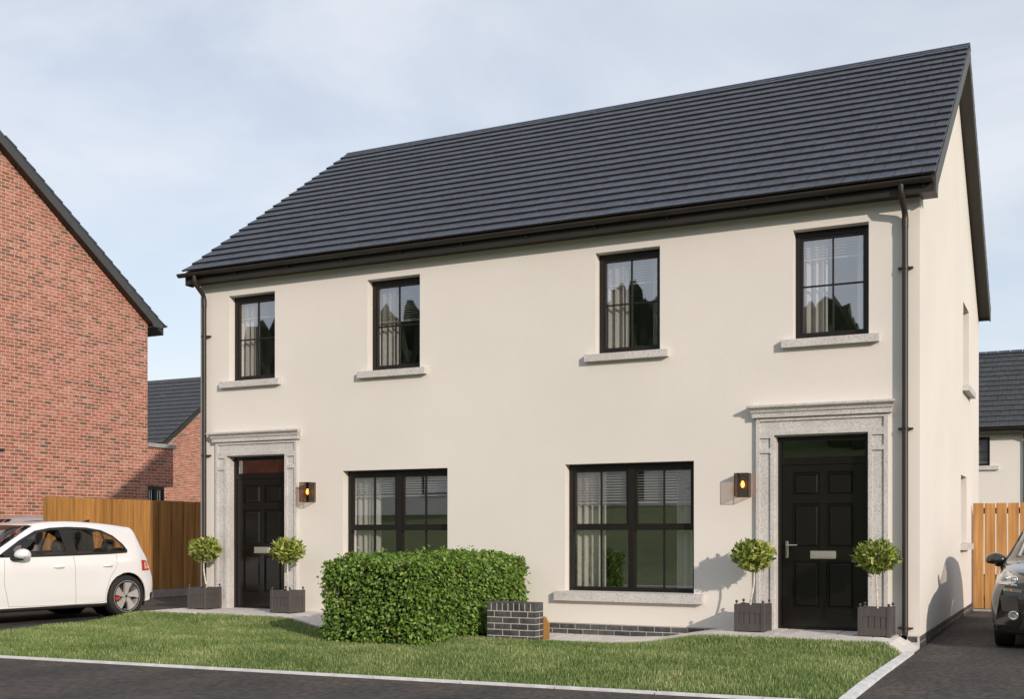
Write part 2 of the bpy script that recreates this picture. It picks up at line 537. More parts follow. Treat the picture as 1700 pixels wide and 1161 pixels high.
def sheet(name, fx, v0, v1, fz, m, nu=16, nv=24):
    """grid sheet: fx(y) -> (x0, x1); rows from v0 to v1 (functions of x allowed)"""
    b = MB(); vs_ = []
    for j in range(nv+1):
        for i in range(nu+1):
            t = j/nv
            y = v0(0)*(1-t) + v1*t if not callable(v1) else 0
            x0, x1 = fx(y)
            x = x0 + (x1-x0)*i/nu
            y = v0(x)*(1-t) + v1*t
            x0, x1 = fx(y)
            x = x0 + (x1-x0)*i/nu
            vs_.append((x, y, fz(x, y)))
    b.add(vs_, [(j*(nu+1)+i, j*(nu+1)+i+1, (j+1)*(nu+1)+i+1, (j+1)*(nu+1)+i) for j in range(nv) for i in range(nu)], 0, True)
    return structure(b.build(name, m))

def dl_z(x, y):
    return -.112 - .08*smooth(-3.6, kerb_y(x), y)
sheet('driveway', lambda y: (-9.5, lawn_left(y)+.05 if y < 0 else .02), lambda x: kerb_y(x)+.002, 26, dl_z, M['asphalt'])
def dr_z(x, y):
    return -.172 - .02*smooth(-3.6, kerb_y(x), y)
sheet('driveway', lambda y: (10.95, 18.0), lambda x: kerb_y(x)+.002, 40, dr_z, M['asphalt'])
sheet('lawn', lambda y: (lawn_left(y), 10.86), kerb_y, PATH_Y+.05, lawn_z, M['soil_lawn'], 60, 30)
structure(MB().box(-60, 60, -11.72, -11.5, -.45, -.09).build('kerb', M['kerb']))

# kerb stones along the road and the drive
kerb = structure(MB().box(-9, 10.8, -.02, .0, -.02, 0).build('kerb', M['slab_bed'], None, (0, -4, -.6)))
kerb.location = (0, 0, 0)
kerb.data.clear_geometry()
kb = MB()
for i in range(30):
    xa = -.2 + i*.37; xb = xa + .37
    if xb > 10.9: break
    kb.quad((xa,kerb_y(xa)-.02,-.205),(xb,kerb_y(xb)-.02,-.205),(xb,kerb_y(xb)+.07,-.205),(xa,kerb_y(xa)+.07,-.205))
bmk = kb.mesh('kerb_bed', M['slab_bed'])
kerb.data = bmk
x = .2
kn = 0
while x < 10.8:
    xb = min(x+.91, 10.86)
    b = MB()
    za = -.184
    vs_ = [(x+.003,kerb_y(x)-.012,-.23),(xb-.003,kerb_y(xb)-.012,-.23),(xb-.003,kerb_y(xb)+.05,-.23),(x+.003,kerb_y(x)+.05,-.23)]
    vs_ += [(a, c_, za + (.0 if k < 2 else .006)) for k, (a, c_, _) in enumerate(vs_)]
    b.add(vs_, [(4,5,6,7),(0,1,5,4),(1,2,6,5),(2,3,7,6),(3,0,4,7)])
    b.build('kerb_stone', M['kerb'], kerb)
    x += .915
y = kerb_y(10.9)
while y < -.75:
    yb = min(y+.91, -.72)
    b = MB()
    f0, f1 = dr_z(11, y)+.028, dr_z(11, yb)+.028
    vs_ = [(10.87,y+.003,-.28),(10.955,y+.003,-.28),(10.955,yb-.003,-.28),(10.87,yb-.003,-.28),
           (10.87,y+.003,f0+.012),(10.955,y+.003,f0),(10.955,yb-.003,f1),(10.87,yb-.003,f1+.012)]
    b.add(vs_, [(4,5,6,7),(0,1,5,4),(1,2,6,5),(2,3,7,6),(3,0,4,7)])
    b.build('edging_stone', M['kerb'], kerb)
    y += .915

# path of slabs along the house front
pb = MB(); n = 60
for i in range(n):
    xa, xb = -.5 + 11.43*i/n, -.5 + 11.43*(i+1)/n
    pb.quad((xa,PATH_Y+.01,path_z(xa)-.035),(xb,PATH_Y+.01,path_z(xb)-.035),(xb,.12,path_z(xb)-.035),(xa,.12,path_z(xa)-.035))
path = structure(pb.build('path', M['slab_bed']))
def slab(x0, x1, y0, y1, m, name):
    dz = random.uniform(-.002, .0025)
    ns = 2 if (2.2 < x0 < 3.5 or 7.4 < x0 < 8.9 or x1 > 10.6 or x0 < 0) else 1
    b = MB()
    for k in range(ns):
        a = x0 + (x1-x0)*k/ns; c_ = x0 + (x1-x0)*(k+1)/ns
        A, B = path_z(a)+dz, path_z(c_)+dz
        vs_ = [(a,y0,A-.07),(c_,y0,B-.07),(c_,y1,B-.07),(a,y1,A-.07),(a,y0,A),(c_,y0,B),(c_,y1,B),(a,y1,A)]
        fs_ = [(4,5,6,7),(0,1,5,4),(2,3,7,6)]
        if k == 0: fs_.append((3,0,4,7))
        if k == ns-1: fs_.append((1,2,6,5))
        b.add(vs_, fs_)
    return b.build(name, m, path)
x = -.5; i = 0
while x < 10.9:
    wd = .44 if x < 8.6 else .225
    wd *= random.uniform(.97, 1.03)
    xb = min(x+wd, 10.93)
    if xb - x > .05:
        slab(x+.008, xb-.008, -.616, .0 if not (.56 < xb and x < 1.7 or 9.2 < xb and x < 10.36) else .1, M['slab'], 'paving_slab')
    x += wd
x = -.5
while x < 10.9:
    wd = .44 if x < 8.2 else .56
    xb = min(x+wd, 10.93)
    if xb - x > .05:
        slab(x+.008, xb-.008, PATH_Y, -.632, M['slab'], 'paving_slab')
    x += wd

# ------------------------------------------------------------------ the white semi-detached house
W, DEP = 10.93, 8.75
EZ = 5.15                      # soffit height
WIN_U = [(.575,1.480),(3.18,4.085),(6.815,7.72),(9.445,10.35)]
UZ0, UZ1 = 3.58, 4.93
WIN_G = [(2.743,4.543),(6.371,8.178)]
GZ0, GZ1 = .40, 2.115
DOORS = [(.57,1.70),(9.22,10.35)]
DZ1 = 2.40
SWIN = [(5.60,6.65,3.58,4.93),(5.20,6.20,1.02,2.11)]     # gable windows (y0,y1,z0,z1)
REV = .15

house = thing('semi_detached_house', 'cream rendered pair of houses with dark slate roof and two black front doors', 'house')

def wall_sheet(b, holes, a0, a1, z0, z1, put, rev, mi=0):
    """wall with rectangular openings and their reveals. put(a, depth, z) -> point"""
    As = sorted({a0, a1, *[h[0] for h in holes], *[h[1] for h in holes]})
    Zs = sorted({z0, z1, *[h[2] for h in holes], *[h[3] for h in holes]})
    for i in range(len(As)-1):
        for j in range(len(Zs)-1):
            ca, cz = (As[i]+As[i+1])/2, (Zs[j]+Zs[j+1])/2
            if any(h[0] < ca < h[1] and h[2] < cz < h[3] for h in holes): continue
            b.quad(put(As[i],0,Zs[j]), put(As[i+1],0,Zs[j]), put(As[i+1],0,Zs[j+1]), put(As[i],0,Zs[j+1]), mi)
    for (p, q, r_, s_) in holes:
        b.quad(put(p,0,r_), put(p,rev,r_), put(p,rev,s_), put(p,0,s_), mi)
        b.quad(put(q,0,r_), put(q,rev,r_), put(q,rev,s_), put(q,0,s_), mi)
        b.quad(put(p,0,s_), put(q,0,s_), put(q,rev,s_), put(p,rev,s_), mi)
        b.quad(put(p,0,r_), put(q,0,r_), put(q,rev,r_), put(p,rev,r_), mi)

RIDGE_Y, RIDGE_Z = 4.28, 8.52
EAVE_Y, EAVE_Z = -.275, 5.305
SL = math.hypot(RIDGE_Y-EAVE_Y, RIDGE_Z-EAVE_Z)
PITCH = math.atan2(RIDGE_Z-EAVE_Z, RIDGE_Y-EAVE_Y)
BACK_Y = 2*RIDGE_Y - EAVE_Y
def under_z(y):
    return EAVE_Z + (min(y, 2*RIDGE_Y-y)-EAVE_Y)*math.tan(PITCH) - .16
PT = -.03                      # top of brick plinth
wb = MB()
holes = [(a,b_,UZ0,UZ1) for a,b_ in WIN_U] + [(a,b_,GZ0,GZ1) for a,b_ in WIN_G] + [(a,b_,PT,DZ1) for a,b_ in DOORS]
wall_sheet(wb, holes, 0, W, PT, EZ+.2, lambda a,d,z: (a, d, z), REV+.12)
wall_sheet(wb, SWIN, 0, DEP, PT, EZ, lambda a,d,z: (W-d, a, z), REV)
for X in (W, 0):
    wb.add([(X,0,EZ),(X,DEP,EZ),(X,DEP,under_z(DEP)),(X,RIDGE_Y,under_z(RIDGE_Y)),(X,0,under_z(0))], [(0,1,2,3,4)])
wb.quad((0,0,PT),(0,DEP,PT),(0,DEP,EZ),(0,0,EZ))
wb.quad((0,DEP,PT),(W,DEP,PT),(W,DEP,EZ+.2),(0,DEP,EZ+.2))
wb.build('wall', M['render'], house)

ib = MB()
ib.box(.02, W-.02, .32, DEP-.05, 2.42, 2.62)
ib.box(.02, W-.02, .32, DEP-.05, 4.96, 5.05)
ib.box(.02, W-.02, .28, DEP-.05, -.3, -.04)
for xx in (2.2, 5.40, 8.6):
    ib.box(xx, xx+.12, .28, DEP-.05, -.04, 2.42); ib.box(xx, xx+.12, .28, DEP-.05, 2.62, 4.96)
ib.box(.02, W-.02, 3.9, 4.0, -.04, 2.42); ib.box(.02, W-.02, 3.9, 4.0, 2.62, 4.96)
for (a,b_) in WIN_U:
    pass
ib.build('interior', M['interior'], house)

# plinth: mortar core with dark bricks
pl = MB()
for (a, b_) in ((0,.56),(1.71,9.21),(10.36,W-.06)):
    pl.box(a+.004, b_, .006, .05, -.27, PT-.004)
pl.box(W-.06, W-.006, .006, DEP, -.27, PT-.004)
plinth = pl.build('plinth', M['pale_mortar'], house)
bk = MB().bev(0,.215,0,.04,0,.065,.003).mesh('brick', M['dark_brick'])
bk2 = MB().bev(0,.104,0,.04,0,.065,.003).mesh('brick', M['dark_brick'])
bside = MB().bev(0,.04,0,.215,0,.065,.003).mesh('brick', M['dark_brick'])
for row in range(3):
    z = PT - .012 - .065 - row*.075
    x = -.001 + (0 if row % 2 == 0 else -.1125)
    while x < W-.05:
        x0, x1 = x, x+.215
        ok = not (x1 > .54 and x0 < 1.72 or x1 > 9.2 and x0 < 10.37)
        if x0 >= -.01 and x1 <= W+.003 and ok and (row < 2 or z > -.3) and z+.065 > path_z((x0+x1)/2)-.01:
            o = link('brick', bk, plinth, (x0, random.uniform(-.002,.001), z))
        elif ok and (x0 < 0 or x1 > W) and z+.065 > path_z((x0+x1)/2)-.01:
            xx = 0 if x0 < 0 else x0
            link('brick', bk2, plinth, (xx, 0, z))
        x += .225
    if row < 2:
        y = .045 if row % 2 == 0 else .1575
        while y < 7.1:
            link('brick', bside, plinth, (W-.038+random.uniform(-.001,.002), y, z))
            y += .225
        if row % 2: link('brick', MB().bev(0,.04,0,.104,0,.065,.003).mesh('brick', M['dark_brick']), plinth, (W-.038, .045, z))

# windows
def window(parent, put, a0, a1, z0, z1, style, sill=None, fw=.06, name='window', fm='frame', gm='glass', bars=True):
    """put(a, depth, z). frame at depth REV. sub-parts: pane, glazing_bar, sash, sill"""
    def bx(b, p, q, d0, d1, r_, s_, mi=0):
        P = [put(p,d0,r_),put(q,d0,r_),put(q,d1,r_),put(p,d1,r_),put(p,d0,s_),put(q,d0,s_),put(q,d1,s_),put(p,d1,s_)]
        b.add(P, [(0,3,2,1),(4,5,6,7),(0,1,5,4),(1,2,6,5),(2,3,7,6),(3,0,4,7)], mi)
    d0, d1 = REV-.01, REV+.06
    fb = MB()
    e = .003
    bx(fb, a0+e, a0+fw, d0, d1, z0+e, z1-e); bx(fb, a1-fw, a1-e, d0, d1, z0+e, z1-e)
    bx(fb, a0+fw, a1-fw, d0, d1, z1-fw-.015, z1-e); bx(fb, a0+fw, a1-fw, d0, d1, z0+e, z0+fw)
    if style == 'quad':
        am = (a0+a1)/2; zt = z0 + (z1-z0)*.497
        bx(fb, am-.045, am+.045, d0-.004, d1, z0+fw, z1-fw-.015)
        bx(fb, a0+fw, am-.045, d0-.002, d1, zt-.028, zt+.028); bx(fb, am+.045, a1-fw, d0-.002, d1, zt-.028, zt+.028)
    f = fb.build(name, M[fm], parent)
    def sash(p, q, r_, s_, t):
        b = MB()
        bx(b, p, p+t, d0+.012, d1-.01, r_, s_); bx(b, q-t, q, d0+.012, d1-.01, r_, s_)
        bx(b, p+t, q-t, d0+.012, d1-.01, s_-t, s_); bx(b, p+t, q-t, d0+.012, d1-.01, r_, r_+t)
        b.build('sash', M[fm], f)
        return p+t, q-t, r_+t, s_-t
    def panes(p, q, r_, s_, nx, nz):
        ws, hs = (q-p)/nx, (s_-r_)/nz
        for i in range(nx):
            for j in range(nz):
                b = MB()
                b.quad(put(p+ws*i,REV+.03,r_+hs*j), put(p+ws*(i+1),REV+.03,r_+hs*j), put(p+ws*(i+1),REV+.03,r_+hs*(j+1)), put(p+ws*i,REV+.03,r_+hs*(j+1)))
                b.build('pane', M[gm], f)
        g = .009
        for i in range(1, nx):
            b = MB(); bx(b, p+ws*i-g, p+ws*i+g, REV+.012, REV+.048, r_, s_); b.build('glazing_bar', M[fm], f)
        for j in range(1, nz):
            for i in range(nx):
                b = MB(); bx(b, p+ws*i+(g if i else 0), p+ws*(i+1)-(g if i < nx-1 else 0), REV+.014, REV+.046, r_+hs*j-g, r_+hs*j+g); b.build('glazing_bar', M[fm], f)
    if style == 'four':
        c_ = sash(a0+fw, a1-fw, z0+fw, z1-fw-.015, .03)
        panes(*c_, 2, 2)
    elif style == 'plain':
        panes(a0+fw, a1-fw, z0+fw, z1-fw-.015, 1, 2)
    else:
        for (p, q) in ((a0+fw, am-.045), (am+.045, a1-fw)):
            c_ = sash(p, q, zt+.028, z1-fw-.015, .03)
            panes(*c_, 2, 1)
            panes(p, q, z0+fw, zt-.028, 2, 1)
    if sill:
        s0, s1, zb, zt_, pr = sill
        b = MB()
        bx(b, s0, s1, -pr, .0, zb, zt_-.008)
        bx(b, a0+.002, a1-.002, .0, REV, zt_-.03, zt_)
        # sloped top
        b.v[4] = put(s0,-pr,zt_-.014); b.v[5] = put(s1,-pr,zt_-.014); b.v[6] = put(s1,0,zt_-.003); b.v[7] = put(s0,0,zt_-.003)
        b.build('sill', M['granite'], f)
    return f
putF = lambda a, d, z: (a, d, z)
putG = lambda a, d, z: (W-d, a, z)
for (a, b_) in WIN_U:
    window(house, putF, a, b_, UZ0, UZ1, 'four', (a-.13, b_+.125, UZ0-.105, UZ0+.004, .085))
for (a, b_) in WIN_G:
    window(house, putF, a, b_, GZ0, GZ1, 'quad', (a-.13, b_+.13, GZ0-.125, GZ0+.004, .09))
for (a, b_, c_, d_) in SWIN:
    window(house, putG, a, b_, c_, d_, 'plain', (a-.13, b_+.13, c_-.105, c_+.004, .10))

# door surrounds, doors
def door_set(x0, x1, hinge_left):
    cx = (x0+x1)/2
    P = -.05
    b = MB()
    xo0, xo1 = x0-.225, x1+.225
    Zt = 2.62
    # built as a layered stone: back slab with raised margins leaving sunk panels
    q = .022
    # back layers (sunk level)
    b.box(xo0, x0, P+q, .0, path_z(x0)-.06, Zt); b.box(x1, xo1, P+q, .0, path_z(x1)-.06, Zt); b.box(x0, x1, P+q, .0, DZ1, Zt)
    # raised margins on the pilasters
    for (p0, p1) in ((xo0, x0), (x1, xo1)):
        oz = (Zt, 2.45) if p0 == xo0 else (2.45, Zt)
        b.box(p0, p0+.045, P, P+q, path_z(cx)-.06, oz[0]); b.box(p1-.045, p1, P, P+q, path_z(cx)-.06, oz[1])
        for (z0, z1) in ((path_z(cx)-.06, .14), (2.18, 2.235), (2.365, 2.45)):
            b.box(p0+.045, p1-.045, P, P+q, z0, z1)
    b.box(x0, x1, P, P+q, DZ1, 2.45)
    b.box(xo0+.045, xo1-.045, P, P+q, 2.575, Zt)
    # reveals
    b.box(x0-.002, x0+.012, .0, .13, path_z(x0)-.06, DZ1); b.box(x1-.012, x1+.002, .0, .13, path_z(x1)-.06, DZ1)
    b.box(x0+.012, x1-.012, .0, .13, DZ1-.012, DZ1+.002)
    s = b.build('door_surround', M['granite'], house)
    c_ = MB()
    prof = [(0,2.62),(-.085,2.62),(-.085,2.672),(-.100,2.680),(-.108,2.695),(-.108,2.705),(-.125,2.722),(-.150,2.735),(-.158,2.745),(-.158,2.768),(0,2.785)]
    ext = [.045 if z < 2.68 else (.055 + max(0, (-y-.1))*.75) for (y, z) in prof]
    vl = [(xo0-e, y, z) for (y, z), e in zip(prof, ext)]; vr = [(xo1+e, y, z) for (y, z), e in zip(prof, ext)]
    nn = len(prof)
    c_.add(vl+vr, [(i, i+1, nn+i+1, nn+i) for i in range(nn-1)] + [tuple(range(nn)), tuple(range(2*nn-1, nn-1, -1))])
    c_.build('cornice', M['granite'], s)
    # frame
    Y0, Y1 = .115, .175
    zb = path_z(cx)-.005
    f = MB()
    f.box(x0+.012, x0+.062, Y0, Y1, zb, DZ1-.012); f.box(x1-.062, x1-.012, Y0, Y1, zb, DZ1-.012)
    f.box(x0+.062, x1-.062, Y0, Y1, DZ1-.072, DZ1-.012); f.box(x0+.062, x1-.062, Y0, Y1, 2.035, 2.125)
    f.box(x0+.062, x1-.062, Y0, Y1, zb, zb+.03)
    fr = f.build('door_frame', M['door'], house)
    MB().quad((x0+.062,Y0+.03,2.125),(x1-.062,Y0+.03,2.125),(x1-.062,Y0+.03,DZ1-.072),(x0+.062,Y0+.03,DZ1-.072)).build('fanlight_pane', M['glass'], fr)
    # leaf with sunk fielded panels
    l0, l1, z0, z1 = x0+.066, x1-.066, zb+.034, 2.031
    wl = l1-l0
    cols = [(l0+wl*.125, l0+wl*.46), (l0+wl*.54, l0+wl*.875)]
    rows = [(.25,.84), (1.0,1.55), (1.65,1.94)]
    lf = MB()
    F = Y0+.012
    Xs = sorted({l0,l1,*[c for t in cols for c in t]}); Zs = sorted({z0,z1,*[c for t in rows for c in t]})
    for i in range(len(Xs)-1):
        for j in range(len(Zs)-1):
            mx_, mz_ = (Xs[i]+Xs[i+1])/2, (Zs[j]+Zs[j+1])/2
            if any(c[0]<mx_<c[1] for c in cols) and any(r_[0]<mz_<r_[1] for r_ in rows): continue
            lf.quad((Xs[i],F,Zs[j]),(Xs[i+1],F,Zs[j]),(Xs[i+1],F,Zs[j+1]),(Xs[i],F,Zs[j+1]))
    lf.box(l0, l1, F+.03, F+.045, z0, z1)
    lf.quad((l0,F,z0),(l0,F,z1),(l0,F+.03,z1),(l0,F+.03,z0)); lf.quad((l1,F,z0),(l1,F,z1),(l1,F+.03,z1),(l1,F+.03,z0)); lf.quad((l0,F,z1),(l1,F,z1),(l1,F+.03,z1),(l0,F+.03,z1))
    dr = lf.build('door', M['door'], house)
    for (p, q_) in cols:
        for (r_, s_) in rows:
            b = MB()
            rings = [(0,0),(.007,.020),(.022,.020),(.044,.001)]
            for k in range(3):
                i0, y0 = rings[k]; i1, y1 = rings[k+1]
                A = [(p+i0,F+y0,r_+i0),(q_-i0,F+y0,r_+i0),(q_-i0,F+y0,s_-i0),(p+i0,F+y0,s_-i0)]
                B = [(p+i1,F+y1,r_+i1),(q_-i1,F+y1,r_+i1),(q_-i1,F+y1,s_-i1),(p+i1,F+y1,s_-i1)]
                b.add(A+B, [(n_, (n_+1)%4, 4+(n_+1)%4, 4+n_) for n_ in range(4)])
            i1, y1 = rings[3]
            b.quad((p+i1,F+y1,r_+i1),(q_-i1,F+y1,r_+i1),(q_-i1,F+y1,s_-i1),(p+i1,F+y1,s_-i1))
            b.build('door_panel', M['door'], dr)
    lb = MB().bev(cx-.155, cx+.155, F-.012, F, .868, .965, .004)
    lb.bev(cx-.125, cx+.125, F-.018, F-.012, .886, .947, .003)
    lb.build('letterbox', M['satin'], dr)
    hx = l0+.055 if hinge_left else l1-.055
    sg = 1 if hinge_left else -1
    h = MB()
    pts = [(hx,F-.008,.88),(hx,F-.008,1.07)]
    h.bev(hx-.019, hx+.019, F-.012, F, .875, 1.085, .006)
    h.tube([(hx,F-.012,1.035),(hx,F-.05,1.035),(hx+sg*.02,F-.062,1.035),(hx+sg*.14,F-.06,1.035)], .0105, 8)
    h.tube([(hx,F-.016,.935),(hx,F-.01,.935)], .009, 8)
    h.build('door_handle', M['chrome'], dr)
door_set(*DOORS[0], False)
door_set(*DOORS[1], True)

# ------------------------------------------------------------------ roof of the white house
RX0, RX1 = -.12, 11.135
ex = Vector((1,0,0)); ey = Vector((0,math.cos(PITCH),math.sin(PITCH))); ez = ex.cross(ey)
NC = 20
GA = SL/NC
TWD = .30
def tile_verts(x0, x1, wave=0):
    th = .025
    y1 = GA+.05
    h0, h1 = .025, -.008
    return [(x0,0,h0),(x1,0,h0),(x1,y1,h1),(x0,y1,h1),(x0,0,h0+th),(x1,0,h0+th),(x1,y1,h1+th),(x0,y1,h1+th)]
TF = [(0,3,2,1),(4,5,6,7),(0,1,5,4),(1,2,6,5),(2,3,7,6),(3,0,4,7)]
org = Vector((0, EAVE_Y, EAVE_Z))
rotm = Matrix((ex, ey, ez)).transposed().to_euler()
rf = MB()
# roof deck (both slopes) under the tiles
T_ = .16
def deck(b, x0, x1):
    c = math.cos(PITCH)
    pts = [(EAVE_Y+.06, EAVE_Z+.03), (RIDGE_Y, RIDGE_Z-.01), (BACK_Y, EAVE_Z-.01), (BACK_Y, EAVE_Z-T_), (RIDGE_Y, RIDGE_Z-T_), (EAVE_Y+.06, EAVE_Z-T_+.04)]
    b.prism(pts, 'x', x0, x1)
deck(rf, RX0+.02, RX1-.03)
roof = rf.build('roof', M['plastic'], house)
tiles = []
for r_ in range(NC):
    x = RX0 + (0 if r_ % 2 == 0 else -.15)
    while x < RX1-.01:
        x0, x1 = max(x, RX0), min(x+TWD, RX1)
        if x1-x0 > .03:
            p = org + ey*(r_*GA) + ex*x0
            tiles.append(((p-CAM).length, r_, x0, x1-x0-.006))
        x += TWD
tiles.sort()
tmesh = {}
rest = MB()
for k, (d, r_, x0, wd) in enumerate(tiles):
    p = org + ey*(r_*GA) + ex*x0
    if k < 270:
        key = round(wd, 3)
        if key not in tmesh:
            b = MB(); b.add(tile_verts(0, key), TF); b.m[2] = 1
            me = b.mesh('roof_tile', [M['tile'], M['tile_edge']]); tmesh[key] = me
        o = link('roof_tile', tmesh[key], roof, p + ez*random.uniform(-.001,.002))
        o.rotation_euler = rotm
    else:
        dz = random.uniform(-.001,.002)
        rest.add([p + ex*v[0] + ey*v[1] + ez*(v[2]+dz) for v in tile_verts(0, wd)], TF); rest.m[-4] = 1
stuff(rest.build('roof_tile', [M['tile'], M['tile_edge']], roof))
# back slope, plain courses
bs = MB()
eyb = Vector((0,-math.cos(PITCH),math.sin(PITCH))); ezb = Vector((0, math.sin(PITCH), math.cos(PITCH)))
ob = Vector((0, BACK_Y, EAVE_Z))
for r_ in range(NC):
    p = ob + eyb*(r_*GA)
    bs.add([p + ex*v[0] + eyb*v[1] + ezb*v[2] for v in tile_verts(RX0, RX1)], TF)
stuff(bs.build('roof_tile', M['tile'], roof))
# ridge tiles
x = RX0
while x < RX1-.1:
    x1 = min(x+.44, RX1+.01)
    b = MB()
    for (sg) in (-1, 1):
        e_ = Vector((0, sg*math.cos(PITCH), -math.sin(PITCH))); n_ = Vector((0, sg*math.sin(PITCH), math.cos(PITCH)))
        a = Vector((0, RIDGE_Y, RIDGE_Z+.05)); c_ = a + e_*.14
        b.add([a+ex*(x+.004), a+ex*(x1-.004), c_+ex*(x1-.004), c_+ex*(x+.004)] + [q-n_*.03 for q in (a+ex*(x+.004), a+ex*(x1-.004), c_+ex*(x1-.004), c_+ex*(x+.004))],
              [(0,1,2,3),(4,7,6,5),(2,3,7,6),(1,2,6,5),(3,0,4,7)])
    b.build('ridge_tile', M['tile'], roof)
    x += .44
# barge boards and verge soffits
for X, sgn in ((RX1, 1), (RX0, -1)):
    b = MB()
    y0 = -.22
    zz = lambda y: EAVE_Z + (min(y, 2*RIDGE_Y-y)-EAVE_Y)*math.tan(PITCH)
    pts = [(y0, zz(y0)-.02), (RIDGE_Y, zz(RIDGE_Y)-.0), (BACK_Y-.03, zz(BACK_Y-.03)-.02), (BACK_Y-.03, 5.12), (BACK_Y-.20, 5.12), (RIDGE_Y, zz(RIDGE_Y)-.235), (y0+.24, zz(y0+.24)-.245), (y0+.17, 5.12), (y0, 5.12)]
    xa, xb = (X-.022, X) if sgn > 0 else (X, X+.022)
    b.prism(pts, 'x', xa, xb)
    b.build('barge_board', M['board'], roof)
    s_ = MB()
    wx0, wx1 = (W, X-.022) if sgn > 0 else (X+.022, 0)
    if wx1 > wx0:
        s_.add([(wx0,y0+.1,zz(y0+.1)-.19),(wx1,y0+.1,zz(y0+.1)-.19),(wx1,RIDGE_Y,zz(RIDGE_Y)-.19),(wx0,RIDGE_Y,zz(RIDGE_Y)-.19),(wx1,BACK_Y-.1,zz(BACK_Y-.1)-.19),(wx0,BACK_Y-.1,zz(BACK_Y-.1)-.19)], [(0,1,2,3),(3,2,4,5)])
        s_.build('verge_soffit', M['board'], roof)
def fpart(name, *a):
    MB().box(*a).build(name, M['fascia'], roof)
fpart('fascia', RX0+.023, RX1-.023, -.218, -.195, 5.135, 5.30)
fpart('soffit', RX0+.023, RX1-.023, -.194, .0, 5.15, 5.165)
fpart('fascia', RX0+.023, RX1-.023, BACK_Y-.06, BACK_Y-.03, 5.135, 5.28)
fpart('soffit', RX0+.023, RX1-.023, DEP, BACK_Y-.061, 5.15, 5.165)
fpart('eave_box', RX0+.023, -.002, -.194, .20, 5.166, 5.29)
fpart('eave_box', W+.002, RX1-.023, -.194, .20, 5.166, 5.29)

def gutter(parent, x0, x1, yc, zc, r, joints):
    b = MB(); n = 12
    def prof(rad):
        return [(yc+rad*math.cos(math.pi+math.pi*k/n), zc+rad*math.sin(math.pi+math.pi*k/n)) for k in range(n+1)]
    o_, i_ = prof(r), prof(r-.006)
    loop = o_ + list(reversed(i_))
    m_ = len(loop)
    vs_ = [(x0,a,c) for a, c in loop] + [(x1,a,c) for a, c in loop]
    b.add(vs_, [(k,(k+1)%m_,m_+(k+1)%m_,m_+k) for k in range(m_)], 0, False)
    for X in (x0, x1):
        b.add([(X,a,c) for a, c in o_], [tuple(range(n+1))])
    g = b.build('gutter', M['plastic'], parent)
    for X in joints:
        q = MB(); oo = prof(r+.005)
        vs_ = [(X-.018,a,c) for a, c in oo] + [(X+.018,a,c) for a, c in oo]
        q.add(vs_, [(k,k+1,n+2+k,n+1+k) for k in range(n)])
        q.box(X-.012, X+.012, yc+r*.7, yc+r+.015, zc-.095, zc-.0)
        q.build('gutter_bracket', M['plastic'], g)
    return g
gutter(house, -.20, 11.11, -.28, 5.288, .056, [.06, .9, 1.9, 2.9, 3.9, 4.9, 5.9, 6.9, 7.9, 8.9, 9.9, 11.0])
def downpipe(x, zb):
    b = MB()
    b.tube([(x-.02,-.28,5.25),(x-.02,-.278,5.17),(x-.015,-.255,5.11),(x-.004,-.11,4.985),(x,-.08,4.94),(x,-.075,4.88),(x,-.075,zb+.10),(x,-.09,zb+.05),(x,-.14,zb+.015)], .035, 14, cap=False)
    b.tube([(x,-.075,4.90),(x,-.075,4.78)], .039, 14)
    p = b.build('downpipe', M['plastic'], house)
    for z in (4.32, 2.42, .06):
        q = MB()
        q.tube([(x,-.075,z-.018),(x,-.075,z+.018)], .0405, 14)
        q.box(x-.085, x+.085, -.055, -.001, z-.009, z+.009)
        q.build('pipe_bracket', M['plastic'], p)
downpipe(.14, -.03)
downpipe(10.775, -.06)

# ------------------------------------------------------------------ curtains and blinds behind the windows
def curtain(x0, x1, z0, z1, label, group='white curtains in the windows'):
    b = MB(); nx = 48
    pl_ = random.uniform(0, 6)
    vs_ = []
    for z, spread, k in ((z1,.55,1.0),(z0+(z1-z0)*.5,.85,1.1),(z0,1.0,1.2)):
        for i in range(nx+1):
            t = i/nx
            ph = t*math.pi*2*max(2.0,(x1-x0)/.10)+pl_
            x = x0 + (x1-x0)*t
            vs_.append((x, .30 + .038*k*math.sin(ph) + .012*math.sin(2.3*ph+1), z))
    b.add(vs_, [(j*(nx+1)+i, j*(nx+1)+i+1, (j+1)*(nx+1)+i+1, (j+1)*(nx+1)+i) for j in range(2) for i in range(nx)], 0, True)
    o = b.build('curtain', M['curtain'])
    return tag(o, label, 'curtain', group)
def blind(x0, x1, ztop, zbot, label, pitch=.036):
    r_ = thing('blind', label, 'blind', (x0, .235, ztop), 0, 'venetian blinds in the windows')
    MB().box(0, x1-x0, -.02, .02, -.03, 0).build('head_rail', M['blind'], r_)
    MB().box(0, x1-x0, -.012, .012, zbot-ztop-.014, zbot-ztop).build('bottom_rail', M['blind'], r_)
    b = MB(); z = -.045; L_ = x1-x0
    while z > zbot-ztop+.012:
        b.add([(0,-.012,z-.006),(L_,-.012,z-.006),(L_,.012,z+.006),(0,.012,z+.006)], [(0,1,2,3)])
        z -= pitch
    stuff(b.build('slat', M['blind'], r_))
    return r_
un = ['upstairs window at the far left over the left door', 'second upstairs window from the left', 'third upstairs window from the left', 'upstairs window over the right door']
